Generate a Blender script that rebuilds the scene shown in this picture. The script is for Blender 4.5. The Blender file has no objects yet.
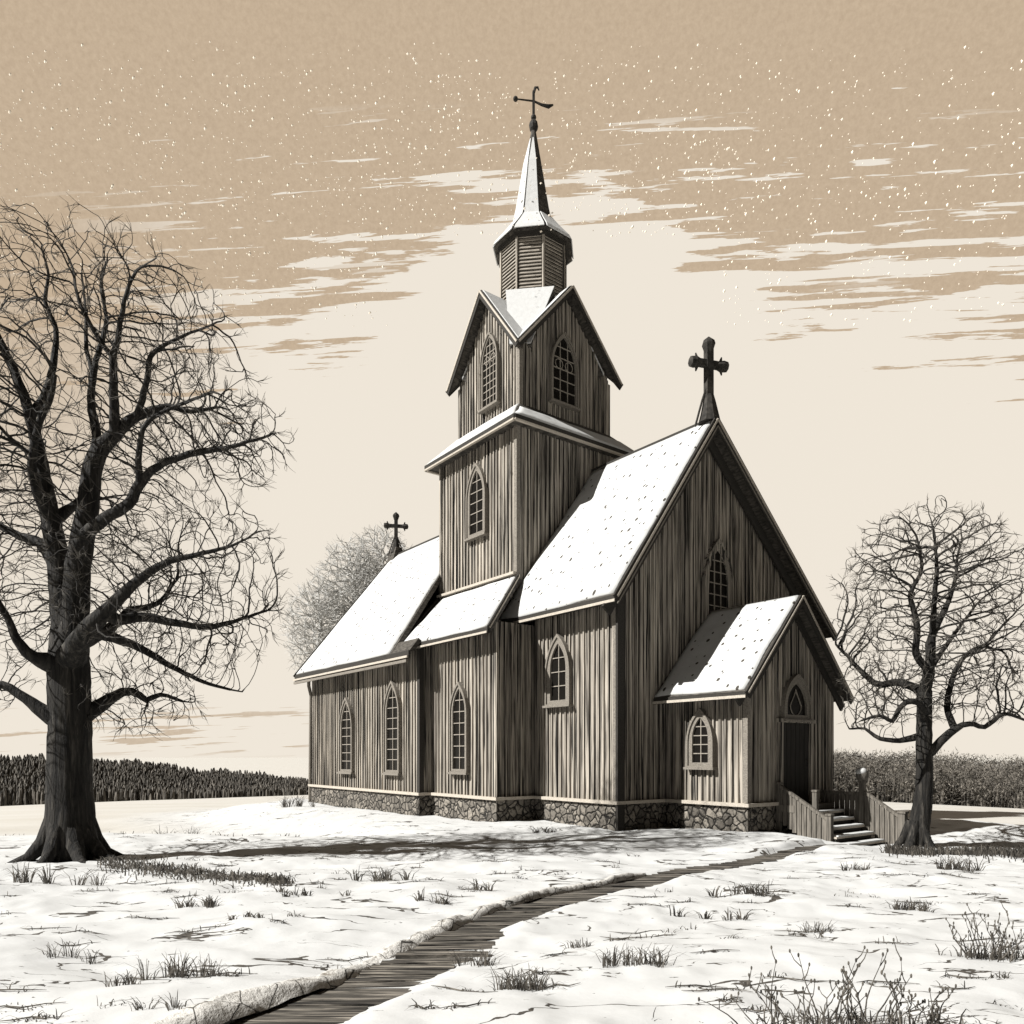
import bpy, bmesh, math, random
import numpy as np
from mathutils import Vector, Matrix
random.seed(7); rng = np.random.default_rng(7)
S = bpy.context.scene; COL = S.collection
PI = math.pi; R = math.radians

# ------------------------------------------------------------------ helpers
class MB:
    """collects shapes for ONE mesh object"""
    def __init__(s): s.v = []; s.f = []
    def poly(s, pts):
        n = len(s.v); s.v += [tuple(p) for p in pts]; s.f.append(tuple(range(n, n+len(pts)))); return s
    def extr(s, pts, off):
        """closed solid: polygon pts swept by the vector off"""
        n = len(s.v); k = len(pts); o = Vector(off)
        s.v += [tuple(Vector(p)) for p in pts] + [tuple(Vector(p)+o) for p in pts]
        s.f.append(tuple(range(n, n+k))[::-1]); s.f.append(tuple(range(n+k, n+2*k)))
        for i in range(k):
            j = (i+1) % k
            s.f.append((n+i, n+j, n+k+j, n+k+i))
        return s
    def box(s, lo, hi):
        x0,y0,z0 = lo; x1,y1,z1 = hi
        return s.extr([(x0,y0,z0),(x1,y0,z0),(x1,y1,z0),(x0,y1,z0)], (0,0,z1-z0))
    def bar(s, a, b, w, h, up=(0,0,1)):
        """rectangular bar from a to b"""
        a = Vector(a); b = Vector(b); d = (b-a).normalized(); u = Vector(up)
        if abs(d.dot(u)) > .98: u = Vector((1,0,0))
        x = d.cross(u).normalized(); y = x.cross(d).normalized()
        q = [a+x*w/2*i+y*h/2*j for i,j in ((-1,-1),(1,-1),(1,1),(-1,1))]
        return s.extr(q, b-a)
    def tube(s, pts, rad, n=5, cap=True):
        pts = [Vector(p) for p in pts]; k = len(pts); b0 = len(s.v)
        t = (pts[1]-pts[0]).normalized()
        x = t.orthogonal().normalized()
        for i,p in enumerate(pts):
            a = pts[max(i-1,0)]; b = pts[min(i+1,k-1)]
            t = (b-a)
            t = t.normalized() if t.length > 1e-9 else Vector((0,0,1))
            x = x - t*x.dot(t)
            x = x.normalized() if x.length > 1e-6 else t.orthogonal().normalized()
            y = t.cross(x); r = rad[i] if hasattr(rad,'__len__') else rad
            for j in range(n):
                an = 2*PI*j/n
                s.v.append(tuple(p + x*(r*math.cos(an)) + y*(r*math.sin(an))))
        for i in range(k-1):
            for j in range(n):
                a = b0+i*n+j; b = b0+i*n+(j+1)%n
                s.f.append((a,b,b+n,a+n))
        if cap:
            s.f.append(tuple(b0+j for j in range(n))[::-1]); s.f.append(tuple(b0+(k-1)*n+j for j in range(n)))
        return s
    def ball(s, c, r, sx=1, sy=1, sz=1, nu=10, nv=6):
        b0 = len(s.v)
        for i in range(nv+1):
            th = PI*i/nv
            for j in range(nu):
                ph = 2*PI*j/nu
                s.v.append((c[0]+r*sx*math.sin(th)*math.cos(ph), c[1]+r*sy*math.sin(th)*math.sin(ph), c[2]+r*sz*math.cos(th)))
        for i in range(nv):
            for j in range(nu):
                a = b0+i*nu+j; b = b0+i*nu+(j+1)%nu
                s.f.append((a,a+nu,b+nu,b))
        return s
    def build(s, name, mat, parent=None, smooth=False, fixn=True):
        me = bpy.data.meshes.new(name); me.from_pydata(s.v, [], s.f)
        if fixn and len(s.v) < 60000:
            bm = bmesh.new(); bm.from_mesh(me)
            bmesh.ops.recalc_face_normals(bm, faces=bm.faces); bm.to_mesh(me); bm.free()
        if smooth: me.polygons.foreach_set('use_smooth', [True]*len(me.polygons))
        me.materials.append(mat); o = bpy.data.objects.new(name, me); COL.objects.link(o)
        if parent: o.parent = parent
        return o

def tag(o, label=None, cat=None, group=None, kind=None):
    if label: o['label'] = label
    if cat: o['category'] = cat
    if group: o['group'] = group
    if kind: o['kind'] = kind
    return o
def empty(name, loc=(0,0,0), rz=0):
    o = bpy.data.objects.new(name, None); COL.objects.link(o); o.location = loc; o.rotation_euler = (0,0,rz)
    o.empty_display_size = .3
    return o

def hash2(ix, iy, seed):
    n = (ix.astype(np.int64)*374761393 + iy.astype(np.int64)*668265263 + seed*1274126177) & 0x7fffffff
    n = ((n ^ (n >> 13))*1274126177) & 0x7fffffff
    return ((n ^ (n >> 16)) & 0xffff)/65535.0
def vnoise(x, y, seed=0):
    x = np.asarray(x, float); y = np.asarray(y, float)
    ix = np.floor(x); iy = np.floor(y); fx = x-ix; fy = y-iy
    fx = fx*fx*(3-2*fx); fy = fy*fy*(3-2*fy)
    a = hash2(ix,iy,seed); b = hash2(ix+1,iy,seed); c = hash2(ix,iy+1,seed); d = hash2(ix+1,iy+1,seed)
    return (a*(1-fx)+b*fx)*(1-fy)+(c*(1-fx)+d*fx)*fy - .5
def sstep(a, b, x):
    t = np.clip((np.asarray(x, float)-a)/(b-a), 0, 1); return t*t*(3-2*t)

# ------------------------------------------------------------------ materials
class NT:
    def __init__(s, name):
        s.m = bpy.data.materials.new(name); s.m.use_nodes = True; s.t = s.m.node_tree; s.t.nodes.clear()
        s.out = s.n('ShaderNodeOutputMaterial'); s.b = s.n('ShaderNodeBsdfPrincipled')
        s.l(s.b.outputs[0], s.out.inputs[0]); s.b.inputs['Roughness'].default_value = .85
        s.b.inputs['Specular IOR Level'].default_value = .25
    def n(s, t, **k):
        o = s.t.nodes.new(t)
        for a,b in k.items(): setattr(o, a, b)
        return o
    def l(s, a, b): s.t.links.new(a, b)
    def co(s, scale=(1,1,1), kind='Object', rot=(0,0,0)):
        tc = s.n('ShaderNodeTexCoord'); mp = s.n('ShaderNodeMapping'); mp.inputs['Scale'].default_value = scale
        mp.inputs['Rotation'].default_value = rot
        s.l(tc.outputs[kind], mp.inputs[0]); return mp.outputs[0]
    def noise(s, vec, scale=1, detail=3, rough=.55, dist=0):
        o = s.n('ShaderNodeTexNoise'); s.l(vec, o.inputs['Vector'])
        o.inputs['Scale'].default_value = scale; o.inputs['Detail'].default_value = detail
        o.inputs['Roughness'].default_value = rough; o.inputs['Distortion'].default_value = dist
        return o.outputs[0]
    def vor(s, vec, scale, feature='F1', rnd=1):
        o = s.n('ShaderNodeTexVoronoi', feature=feature); s.l(vec, o.inputs['Vector'])
        o.inputs['Scale'].default_value = scale; o.inputs['Randomness'].default_value = rnd; return o
    def math(s, op, a, b=None, clamp=False):
        o = s.n('ShaderNodeMath', operation=op); o.use_clamp = clamp
        for i,x in enumerate((a,b)):
            if x is None: continue
            if hasattr(x,'is_linked') or hasattr(x,'links'): s.l(x, o.inputs[i])
            else: o.inputs[i].default_value = x
        return o.outputs[0]
    def ramp(s, fac, stops, interp='LINEAR'):
        o = s.n('ShaderNodeValToRGB'); s.l(fac, o.inputs[0]); e = o.color_ramp.elements; o.color_ramp.interpolation = interp
        while len(e) < len(stops): e.new(.5)
        for i,(p,c) in enumerate(stops):
            e[i].position = p; c = c if hasattr(c,'__len__') else (c,c,c); e[i].color = (*c[:3],1)
        return o.outputs[0]
    def mix(s, fac, a, b, blend='MIX'):
        o = s.n('ShaderNodeMix', data_type='RGBA', blend_type=blend)
        for i,x in ((0,fac),(6,a),(7,b)):
            if hasattr(x,'links'): s.l(x, o.inputs[i])
            elif i == 0: o.inputs[0].default_value = x
            else: o.inputs[i].default_value = (*x[:3],1)
        return o.outputs[2]
    def color(s, c):
        if hasattr(c,'links'): s.l(c, s.b.inputs['Base Color'])
        else: s.b.inputs['Base Color'].default_value = (*c[:3],1)
    def bump(s, h, strength=.5, dist=.02):
        o = s.n('ShaderNodeBump'); s.l(h, o.inputs['Height']); o.inputs['Strength'].default_value = strength
        o.inputs['Distance'].default_value = dist; s.l(o.outputs[0], s.b.inputs['Normal'])
def sep(c, k=1.0):     # warm sepia grey of reflectance c
    return (c*k*1.06, c*k*.95, c*k*.80)

def m_boards():
    t = NT('weathered_boards')
    v = t.co((9,9,.40)); n1 = t.noise(v, 1, 5, .62, .3)
    v2 = t.co((21,21,.26)); n2 = t.noise(v2, 1, 3, .62)
    v3 = t.co((4.6,4.6,.05)); n3 = t.noise(v3, 1, 2)
    base = t.ramp(n1, [(.30, sep(.03)), (.42, sep(.20)), (.55, sep(.33)), (.72, sep(.47))])
    line = t.ramp(n2, [(.435, 0), (.475, 1)])
    c = t.mix(line, sep(.008), base)
    c = t.mix(t.ramp(n3, [(.44,0.0),(.60,.5)]), c, t.mix(.75, c, sep(.02)))
    t.color(c); t.bump(n2, .6, .012); return t.m
def m_plainwood(name, c, k=.55, scale=(30,30,30)):
    t = NT(name); n = t.noise(t.co(scale), 1, 4, .6)
    t.color(t.ramp(n, [(.3, sep(c*k)), (.65, sep(c))])); t.bump(n, .3, .01); return t.m
def m_stone(name='fieldstone', scale=4.3):
    t = NT(name); tc = t.n('ShaderNodeTexCoord'); nz = t.n('ShaderNodeTexNoise'); nz.inputs['Scale'].default_value = 2.5
    t.l(tc.outputs['Object'], nz.inputs['Vector'])
    va = t.n('ShaderNodeVectorMath', operation='MULTIPLY_ADD'); t.l(nz.outputs['Color'], va.inputs[0])
    va.inputs[1].default_value = (.25,.25,.25); t.l(tc.outputs['Object'], va.inputs[2])
    e = t.vor(va.outputs[0], scale, 'DISTANCE_TO_EDGE').outputs['Distance']; f = t.vor(va.outputs[0], scale)
    g = t.noise(tc.outputs['Object'], 14, 4, .7)
    sepc = t.n('ShaderNodeSeparateColor'); t.l(f.outputs['Color'], sepc.inputs[0])
    st = t.ramp(sepc.outputs[0], [(0, sep(.08)), (1, sep(.23))])
    st = t.mix(t.ramp(g, [(.38,.8),(.50,0)]), st, sep(.02))
    t.color(t.mix(t.ramp(e, [(.03,0),(.07,1)]), sep(.012), st))
    t.bump(t.ramp(e, [(0,0),(.16,1)]), 1, .05); return t.m
def m_snowroof():
    t = NT('roof_snow')
    f = t.n('ShaderNodeTexVoronoi', voronoi_dimensions='2D'); t.l(t.co((1.25,1,1),rot=(0,0,.3)), f.inputs['Vector']); f.inputs['Scale'].default_value = 3.1; sc = t.n('ShaderNodeSeparateColor'); t.l(f.outputs['Color'], sc.inputs[0])
    th = t.math('SUBTRACT', t.math('MULTIPLY', sc.outputs[0], .20), .026)
    dot = t.math('LESS_THAN', f.outputs['Distance'], th)
    n = t.noise(t.co((1,1,1)), 3, 4)
    c = t.mix(t.ramp(n,[(.3,0),(.7,1)]), (.425,.425,.415), (.465,.465,.456))
    t.color(t.mix(dot, c, sep(.05))); t.bump(n, .4, .05); return t.m
def m_snow_small():
    t = NT('trim_snow'); n = t.noise(t.co((1,1,1)), 6, 4)
    t.color(t.ramp(n,[(.3,(.425,.425,.415)),(.7,(.465,.465,.456))])); t.bump(n,.4,.03); return t.m
def m_ground():
    t = NT('snow_ground')
    at = t.n('ShaderNodeAttribute'); at.attribute_name = 'field'
    n0 = t.noise(t.co((.55,1.3,1)), 1.1, 4, .55, .35)
    ln = t.math('ABSOLUTE', t.math('SUBTRACT', n0, .52))
    msk = t.noise(t.co((.5,1.0,1)), 1.35, 3); fine = t.noise(t.co((3,8,1)), 3, 4, .7)
    wd = t.math('MULTIPLY', t.math('SUBTRACT', msk, .475), .10)
    wd = t.math('ADD', wd, t.math('MULTIPLY', t.math('SUBTRACT', fine, .5), .016))
    lines = t.math('LESS_THAN', ln, wd)
    m2 = t.noise(t.co((1.5,4.0,1)), 2.2, 5, .66)
    lit = t.ramp(m2, [(.665,0),(.68,1)])
    mk = t.math('MAXIMUM', lines, lit)
    near = t.math('SUBTRACT', 1.0, at.outputs['Fac'], True); mk = t.math('MULTIPLY', mk, near)
    s0 = t.mix(t.ramp(t.noise(t.co((1,1,1)),2,4),[(.3,0),(.7,1)]), (.425,.425,.415), (.475,.475,.466))
    fld = t.mix(t.ramp(t.noise(t.co((.2,.9,1)),.6,4),[(.35,0),(.7,1)]), (.39,.37,.33), (.44,.425,.395))
    c = t.mix(at.outputs['Fac'], s0, fld)
    dirt = t.ramp(fine, [(.35, sep(.015)), (.7, sep(.10))])
    t.color(t.mix(mk, c, dirt))
    t.bump(t.noise(t.co((1,1.6,1)), 5, 5, .6), .18, .04); return t.m
def m_bark(name='bark', lo=.005, hi=.055, z=1.2):
    t = NT(name); n = t.noise(t.co((13,13,z)), 1, 5, .65, .5)
    t.color(t.ramp(n, [(.40, sep(lo)), (.56, sep(hi*.35)), (.68, sep(hi))])); t.bump(n, 1, .05); return t.m
def m_noise(name, lo, hi, scale=(6,6,6), d=4):
    t = NT(name); n = t.noise(t.co(scale), 1, d, .6)
    t.color(t.ramp(n, [(.35, sep(lo)), (.65, sep(hi))])); return t.m
def m_glass():
    t = NT('dark_glass'); t.color(sep(.008)); t.b.inputs['Roughness'].default_value = .25; t.b.inputs['Specular IOR Level'].default_value = .2
    return t.m
def m_shingle():
    t = NT('shingle'); n = t.noise(t.co((5,5,24)), 1, 4, .6)
    t.color(t.ramp(n, [(.35, sep(.02)), (.6, sep(.07)), (.75, sep(.12))])); t.bump(n,.6,.02); return t.m
def m_plank():
    t = NT('path_planks'); n = t.noise(t.co((1.1,16,9)), 1, 5, .65, .8); n2 = t.noise(t.co((.9,38,4)), 1, 3)
    c = t.ramp(n, [(.36, sep(.012)), (.5, sep(.07)), (.66, sep(.25))])
    t.color(t.mix(t.ramp(n2,[(.40,0),(.5,1)]), sep(.012), c)); t.bump(n2,.7,.02); return t.m
M = dict(board=m_boards(), trim=m_plainwood('pale_trim', .42, .6), fascia=m_plainwood('dark_fascia', .035, .4),
         stone=m_stone(), kerb=m_stone('kerb_stone', 3.2), roofsnow=m_snowroof(), snow=m_snow_small(), ground=m_ground(), bark=m_bark(),
         twig=m_noise('twig', .008, .035), finetwig=m_noise('fine_twig', .03, .11), glass=m_glass(), iron=m_noise('old_iron', .01, .04), shingle=m_shingle(),
         plank=m_plank(), grass=m_noise('dry_grass', .02, .13, (9,9,3)), frame=m_plainwood('frame_wood', .20, .45),
         lead=m_plainwood('glazing_bar', .26, .6), door=m_plainwood('dark_door', .022, .4, (25,25,2)),
         soil=m_noise('dark_soil', .010, .04), rail=m_plainwood('grey_rail', .15, .25, (26,26,1.5)), louver=m_plainwood('louver_wood', .34, .3, (3,3,45)),
         wood_far=m_noise('far_wood', .010, .15, (3.2,1.2,.35)), wood_right=m_noise('thicket', .012, .17, (1.4,1.4,1.4), 5),
         pale=m_noise('haze_toned_twig', .36, .48), flake=m_noise('flake', .8, .86))
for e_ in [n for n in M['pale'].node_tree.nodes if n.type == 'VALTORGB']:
    for q, v in zip(e_.color_ramp.elements, (.36,.48)): q.color = (v*1.0, v*.985, v*.94, 1)  # greyed pale so the twig colour carries the haze
if True:
    t = NT('kerb_snowy'); e = t.vor(t.co((1,1,1)), 3.0, 'DISTANCE_TO_EDGE').outputs['Distance']; g = t.noise(t.co((1,1,1)), 7, 5, .7)
    c = t.mix(t.ramp(g,[(.34,0),(.46,1)]), sep(.16), (.47,.455,.425)); t.color(t.mix(t.ramp(e,[(.006,0),(.02,1)]), sep(.03), c))
    t.bump(g,.8,.05); M['kerb'] = t.m

# ------------------------------------------------------------------ terrain
CX, CY, CA = 2.79, 20.0, R(37.3)           # church corner and heading
ca, sa = math.cos(CA), math.sin(CA)
def to_church(x, y):
    dx = np.asarray(x,float)-CX; dy = np.asarray(y,float)-CY
    return dx*ca+dy*sa, -dx*sa+dy*ca
def from_church(s, t): return CX+s*ca-t*sa, CY+s*sa+t*ca
PATHC = [(-2.65,4.0),(-1.98,5.2),(-1.38,6.29),(-.93,7.37),(-.46,8.6),(.06,9.7),(.95,10.9),(1.95,11.8),(3.4,13.4),(5.7,15.5),(7.6,17.4)]
PW = [.40,.37,.35,.33,.31,.31,.36,.36,.31,.28,.28]
_pp = np.array(PATHC)
def path_at(y):
    return np.interp(y, _pp[:,1], _pp[:,0]), np.interp(y, _pp[:,1], PW)
def ground(x, y):
    x = np.asarray(x,float); y = np.asarray(y,float)
    s, t = to_church(x, y)
    ds = np.maximum(np.maximum(-3.2-s, s-10.5), 0); dt = np.maximum(np.maximum(-5.6-t, t-17.5), 0)
    dch = np.hypot(ds, dt)
    yc = 18.3 + (16.3-18.3)*sstep(4, 11, x)
    d = np.minimum(np.maximum(0, y-yc), dch); d = np.maximum(d, np.abs(x)-30)
    z = -.55*sstep(0, 4, d) - 7.5*sstep(3, 130, d)
    amp = 1-.92*sstep(2, 14, d)
    near = 1-.75*sstep(-2.0, .2, -np.maximum(np.maximum(-2.2-s, s-9.6), np.maximum(-2.8-t, t-16.2)))
    b = .17*vnoise(x*.33, y*.55, 3) + .10*vnoise(x*.75+9, y*1.25, 5) + 0.065*vnoise(x*1.7, y*2.9, 8) + .035*vnoise(x*5, y*7, 11)
    z = z + b*amp*(.55+.45*near)
    z = z - .22*sstep(6.5, 9, x)*sstep(14, 17.5, y)*(1-sstep(20,24,y))
    px, pw = path_at(y)
    off = x-px; inside = (y > 3) & (y < 17.9)
    wob = .16*vnoise(y*1.1, y*0+3, 21)+.10*vnoise(y*3.1, y*0, 22)
    k = sstep(-.16, -.02, off+pw)*(1-sstep(-.06+0, .30, off-pw-wob))
    # path bed: smoothed ground a little below the snow
    bed = .17*vnoise(px*.33, y*.55, 3)*.5 - .055 - .22*sstep(6.5, 9, x)*sstep(14,17.5,y)
    z = np.where(inside, z*(1-k)+bed*k, z)
    return z, np.clip(sstep(2.5, 7, d), 0, 1)
def gz(x, y): return float(ground(np.array([x]), np.array([y]))[0][0])
def at(px, py):
    """ground point roughly under a spot of the picture, at its real distance"""
    y = 2*752/(py-755.0); x = (px-512)/752*y
    return x, y
def axis(lo, hi, fine, core, far):
    a = list(np.arange(core[0], core[1]+1e-6, fine)); st = fine; v = a[-1]
    while v < far: st *= 1.12; v += st; a.append(v)
    st = fine; v = a[0]
    while v > -far: st *= 1.12; v -= st; a.insert(0, v)
    return np.array(a)
xs = axis(0,0,.085,(-14,14),2500); ys = axis(0,0,.085,(4.0,21.5),2500)
XX, YY = np.meshgrid(xs, ys); ZZ, FF = ground(XX.ravel(), YY.ravel())
nx, ny = len(xs), len(ys)
me = bpy.data.meshes.new('ground')
idx = np.arange(nx*ny).reshape(ny, nx)
quads = np.stack([idx[:-1,:-1], idx[:-1,1:], idx[1:,1:], idx[1:,:-1]], -1).reshape(-1,4)
me.vertices.add(nx*ny); me.vertices.foreach_set('co', np.stack([XX.ravel(),YY.ravel(),ZZ],-1).astype(np.float32).ravel())
me.loops.add(quads.size); me.loops.foreach_set('vertex_index', quads.astype(np.int32).ravel())
me.polygons.add(len(quads)); me.polygons.foreach_set('loop_start', np.arange(0, quads.size, 4, dtype=np.int32))
me.polygons.foreach_set('use_smooth', np.ones(len(quads), bool)); me.update(calc_edges=True)
a_ = me.attributes.new('field', 'FLOAT', 'POINT'); a_.data.foreach_set('value', FF.astype(np.float32))
me.materials.append(M['ground']); gr = bpy.data.objects.new('ground', me); COL.objects.link(gr); gr['kind'] = 'structure'

# path of cross planks
mb = MB(); y = 4.0
while y < 17.2:
    w_ = random.uniform(.09,.17); px, pw = path_at(y); px = float(px); pw = float(pw)
    z = .085*float(vnoise(np.array([px*.33]), np.array([y*.55]), 3)[0]) - .22*float(sstep(6.5,9,px)*sstep(14,17.5,y)) - .04
    x0 = px-pw-random.uniform(-.01,.03); x1 = px+pw+random.uniform(.05,.28); tl = random.uniform(-.06,.06)+.05
    zz = z + random.uniform(-.012,.012)
    mb.extr([(x0,y,zz-.05),(x1,y+tl,zz-.05),(x1,y+tl+w_,zz-.05),(x0,y+w_,zz-.05)], (0,0,.05+random.uniform(0,.01)))
    y += w_+random.uniform(.008,.022)
p = mb.build('path', M['plank']); p['kind'] = 'structure'
# stone edging along its left side
mb = MB(); kn = 150; km = 11
for i in range(kn+1):
    y = 3.9+8.6*i/kn; px, pw = path_at(y); px = float(px); pw = float(pw); k = 1-.62*max(0,min(1,(y-6)/6.0))
    wv = float(vnoise(np.array([y*2.2]), np.array([1.5]), 41)[0]); wd = (.17+.07*wv)*k+.04; hh = (.028+.045*float(vnoise(np.array([y*3.1]), np.array([2.5]), 42)[0]))*k+.025
    zb = gz(px-pw-.3, y)
    for j in range(km):
        u = -1+2*j/(km-1); q = float(vnoise(np.array([y*5.5]), np.array([u*2.6+7]), 43)[0])
        mb.v.append((px-pw-wd*.85+u*wd+.04*q, y+.05*q, zb-.07+(hh+.06)*max(0,1-abs(u)**2.4)+.045*k*q*(1-abs(u)**4)))
for i in range(kn):
    for j in range(km-1): mb.f.append((i*km+j, i*km+j+1, (i+1)*km+j+1, (i+1)*km+j))
ke = mb.build('stone_edging', M['kerb'], smooth=True)
tag(ke, 'low row of rounded snow-dusted stones edging the left side of the plank path', 'stone edging')

# ------------------------------------------------------------------ church
church = empty('wooden_church', (CX,CY,0), CA)
tag(church, 'dark wooden church with snowy roofs, square bell tower and slender spire', 'church')

def wall(name, o, d, n, L, z0, top, label=None, bat=.19, depth=.14, battens=True):
    """board wall in the church frame: o start (s,t), d direction, n outward, top = polyline [(a,z)...] along it"""
    mb = MB()
    def P(a, z, k=0): return (o[0]+d[0]*a+n[0]*k, o[1]+d[1]*a+n[1]*k, z)
    pts = [P(0,z0),P(L,z0)] + [P(a,z) for a,z in reversed(top)]
    mb.extr(pts, (-n[0]*depth, -n[1]*depth, 0))
    if battens:
        ta = [a for a,_ in top]; tz = [z for _,z in top]; a = bat*.5; rr = random.Random(int(L*1000+z0*77))
        while a < L-.03:
            w = .024*rr.uniform(.8,1.25); jj = rr.uniform(-.012,.012)
            zt = float(np.interp(a-w, ta, tz)); zt2 = float(np.interp(a+w, ta, tz)); k = .045
            q = [P(a-w+jj,z0+.002,.001),P(a+w+jj,z0+.002,.001),P(a+w+jj,zt2-.004,.001),P(a-w+jj,zt-.004,.001)]
            mb.extr(q, (n[0]*k, n[1]*k, 0)); a += bat*rr.uniform(.93,1.07)
    w_ = mb.build(name, M['board'], church)
    if label: w_['label'] = label
    return w_

def arch(w, z0, z1, n=9):
    """pointed-arch outline (a,z), anticlockwise from lower left; springing where the curve starts"""
    h = min(w*1.05, (z1-z0)*.75); zs = z1-h; r = (w*w/4+h*h)/w   # circle through springing and apex
    out = [(-w/2,z0),(w/2,z0)]
    for i in range(n+1):
        th = math.asin(min(1,h/r))*i/n; out.append((w/2-r+r*math.cos(th), zs+r*math.sin(th)))
    for i in range(n-1,-1,-1):
        th = math.asin(min(1,h/r))*i/n; out.append((-w/2+r-r*math.cos(th), zs+r*math.sin(th)))
    return out
def window(o, d, n, a, z0, z1, w, fr=.12, rows=6, cols=2, label=None, proud=.13, tracery=False, sill=True, name='window', frmat='frame'):
    def P(x, z, k=0): return Vector((o[0]+d[0]*(a+x)+n[0]*k, o[1]+d[1]*(a+x)+n[1]*k, z))
    A = arch(w, z0, z1); B = arch(w-2*fr, z0+fr*.8, z1-fr*1.35); k = len(A)
    mb = MB()
    v0 = [P(x,z,.0) for x,z in A]; v1 = [P(x,z,proud) for x,z in A]; v2 = [P(x,z,proud+.0) for x,z in B]; v3 = [P(x,z,.03) for x,z in B]
    b0 = 0; mb.v = [tuple(q) for q in v0+v1+v2+v3]
    for i in range(k):
        j = (i+1) % k
        mb.f += [(i,j,k+j,k+i),(k+i,k+j,2*k+j,2*k+i),(2*k+i,2*k+j,3*k+j,3*k+i)]
    # raised outer moulding
    C = arch(w+.06, z0-.02, z1+.05); D = arch(w-.05, z0+.03, z1-.05); base = len(mb.v)
    mb.v += [tuple(P(x,z,.0)) for x,z in C]+[tuple(P(x,z,proud+.04)) for x,z in C]+[tuple(P(x,z,proud+.04)) for x,z in D]+[tuple(P(x,z,proud-.02)) for x,z in D]
    for i in range(k):
        j = (i+1) % k
        for q in range(3): mb.f.append((base+q*k+i, base+q*k+j, base+(q+1)*k+j, base+(q+1)*k+i))
    f = mb.build(name, M[frmat], church)
    if label: f['label'] = label
    mb = MB(); Bp = arch(w-2*fr+.02, z0+fr*.8-.01, z1-fr*1.35+.01)
    mb.extr([P(x,z,.05) for x,z in Bp], (n[0]*.012, n[1]*.012, 0)); mb.build('pane', M['glass'], f)
    mb = MB(); wi = w-2*fr; zi0 = z0+fr*.8; zi1 = z1-fr*1.35
    def half(z):  # half width of inner outline at height z
        hi = 0
        for i in range(1, len(B)):
            (xa,za),(xb,zb) = B[i], B[(i+1) % len(B)]
            if xa > -1e-6 and xb > -1e-6 and min(za,zb) <= z <= max(za,zb) and abs(zb-za) > 1e-6:
                hi = max(hi, xa+(xb-xa)*(z-za)/(zb-za))
        return hi if hi else wi/2
    bw = .026
    for c in range(1, cols):
        x = -wi/2+wi*c/cols; zt = zi1-.02
        while half(zt) < abs(x)+.02 and zt > zi0: zt -= .03
        mb.bar(P(x,zi0,.075), P(x,zt,.075), bw, .03, n+(0,) if isinstance(n,tuple) else n)
    for r_ in range(1, rows+1):
        z = zi0+(zi1-zi0)*r_/(rows+1); h = half(z)
        mb.bar(P(-h,z,.078), P(h,z,.078), .03, bw)
    if tracery:
        for sx in (-1,1):
            c0 = P(sx*wi*.22, zi1-wi*1.0, .08); q = []
            for i in range(11):
                an = 2*PI*i/10; q.append(P(sx*wi*.22+wi*.17*math.cos(an), zi1-wi*.95+wi*.17*math.sin(an), .085))
            mb.tube(q, .014, 4)
    mb.build('glazing_bars', M['lead'], f)
    if sill:
        mb = MB(); mb.extr([P(-w/2-.08,z0-.07,.0),P(w/2+.08,z0-.07,.0),P(w/2+.08,z0-.005,.0),P(-w/2-.08,z0-.005,.0)], (n[0]*(proud+.09), n[1]*(proud+.09), 0))
        mb.build('sill', M[frmat], f)
    return f

def slab(name, q, th, mat=None, label=None):
    """roof slab: q = [eave0, eave1, ridge1, ridge0] as top surface, hung th downwards"""
    q = [Vector(p) for p in q]; mb = MB(); nrm = (q[1]-q[0]).cross(q[3]-q[0]).normalized()
    if nrm.z < 0: nrm = -nrm
    mb.extr(q, -nrm*th); o = mb.build(name, mat or M['shingle'], church)
    if label: o['label'] = label
    return o
def snowcover(parent, q, th=.07, m=(.05,.05,.05,.03), nu=26, nv=20, seed=1, mat=None, name='snow_cover', wob=.05):
    """uneven sheet of snow lying on the slab q; m = margins eave, side1, ridge, side0"""
    q = [Vector(p) for p in q]; nrm = (q[1]-q[0]).cross(q[3]-q[0]).normalized()
    if nrm.z < 0: nrm = -nrm
    eu = (q[1]-q[0]).length; ev = (q[3]-q[0]).length; mb = MB(); rr = random.Random(seed)
    def nz(a, b): return float(vnoise(np.array([a+seed*7.3]), np.array([b+seed*3.1]), seed)[0])
    top = []; 
    for j in range(nv+1):
        for i in range(nu+1):
            u = i/nu; v = j/nv
            uu = (m[3]+nz(v*ev*1.1, 5)*wob*2)/eu*(1-u) + u*(1-(m[1]+nz(v*ev*1.1,9)*wob*2)/eu) if True else u
            vv = (m[0]+nz(u*eu*1.1, 1)*wob*2)/ev*(1-v) + v*(1-m[2]/ev)
            p = (q[0]*(1-uu)+q[1]*uu)*(1-vv) + (q[3]*(1-uu)+q[2]*uu)*vv
            edge = min(i, nu-i, j, nv-j)
            h = th*(.45 if edge == 0 else 1) + (0 if edge == 0 else nz(u*eu*1.6, v*ev*1.6)*th*.55)
            top.append(p+nrm*max(h,.012))
    b0 = 0; mb.v = [tuple(p) for p in top]; W = nu+1
    for j in range(nv):
        for i in range(nu): mb.f.append((j*W+i, j*W+i+1, (j+1)*W+i+1, (j+1)*W+i))
    ring = [i for i in range(W)] + [j*W+nu for j in range(1,nv+1)] + [nv*W+i for i in range(nu-1,-1,-1)] + [j*W for j in range(nv-1,0,-1)]
    base = len(mb.v)
    for r_ in ring: mb.v.append(tuple(Vector(mb.v[r_])-nrm*(.5*th+.02)))
    for a in range(len(ring)):
        b = (a+1) % len(ring); mb.f.append((ring[a], ring[b], base+b, base+a))
    o = mb.build(name, mat or M['roofsnow'], parent, smooth=True); return o
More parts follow.
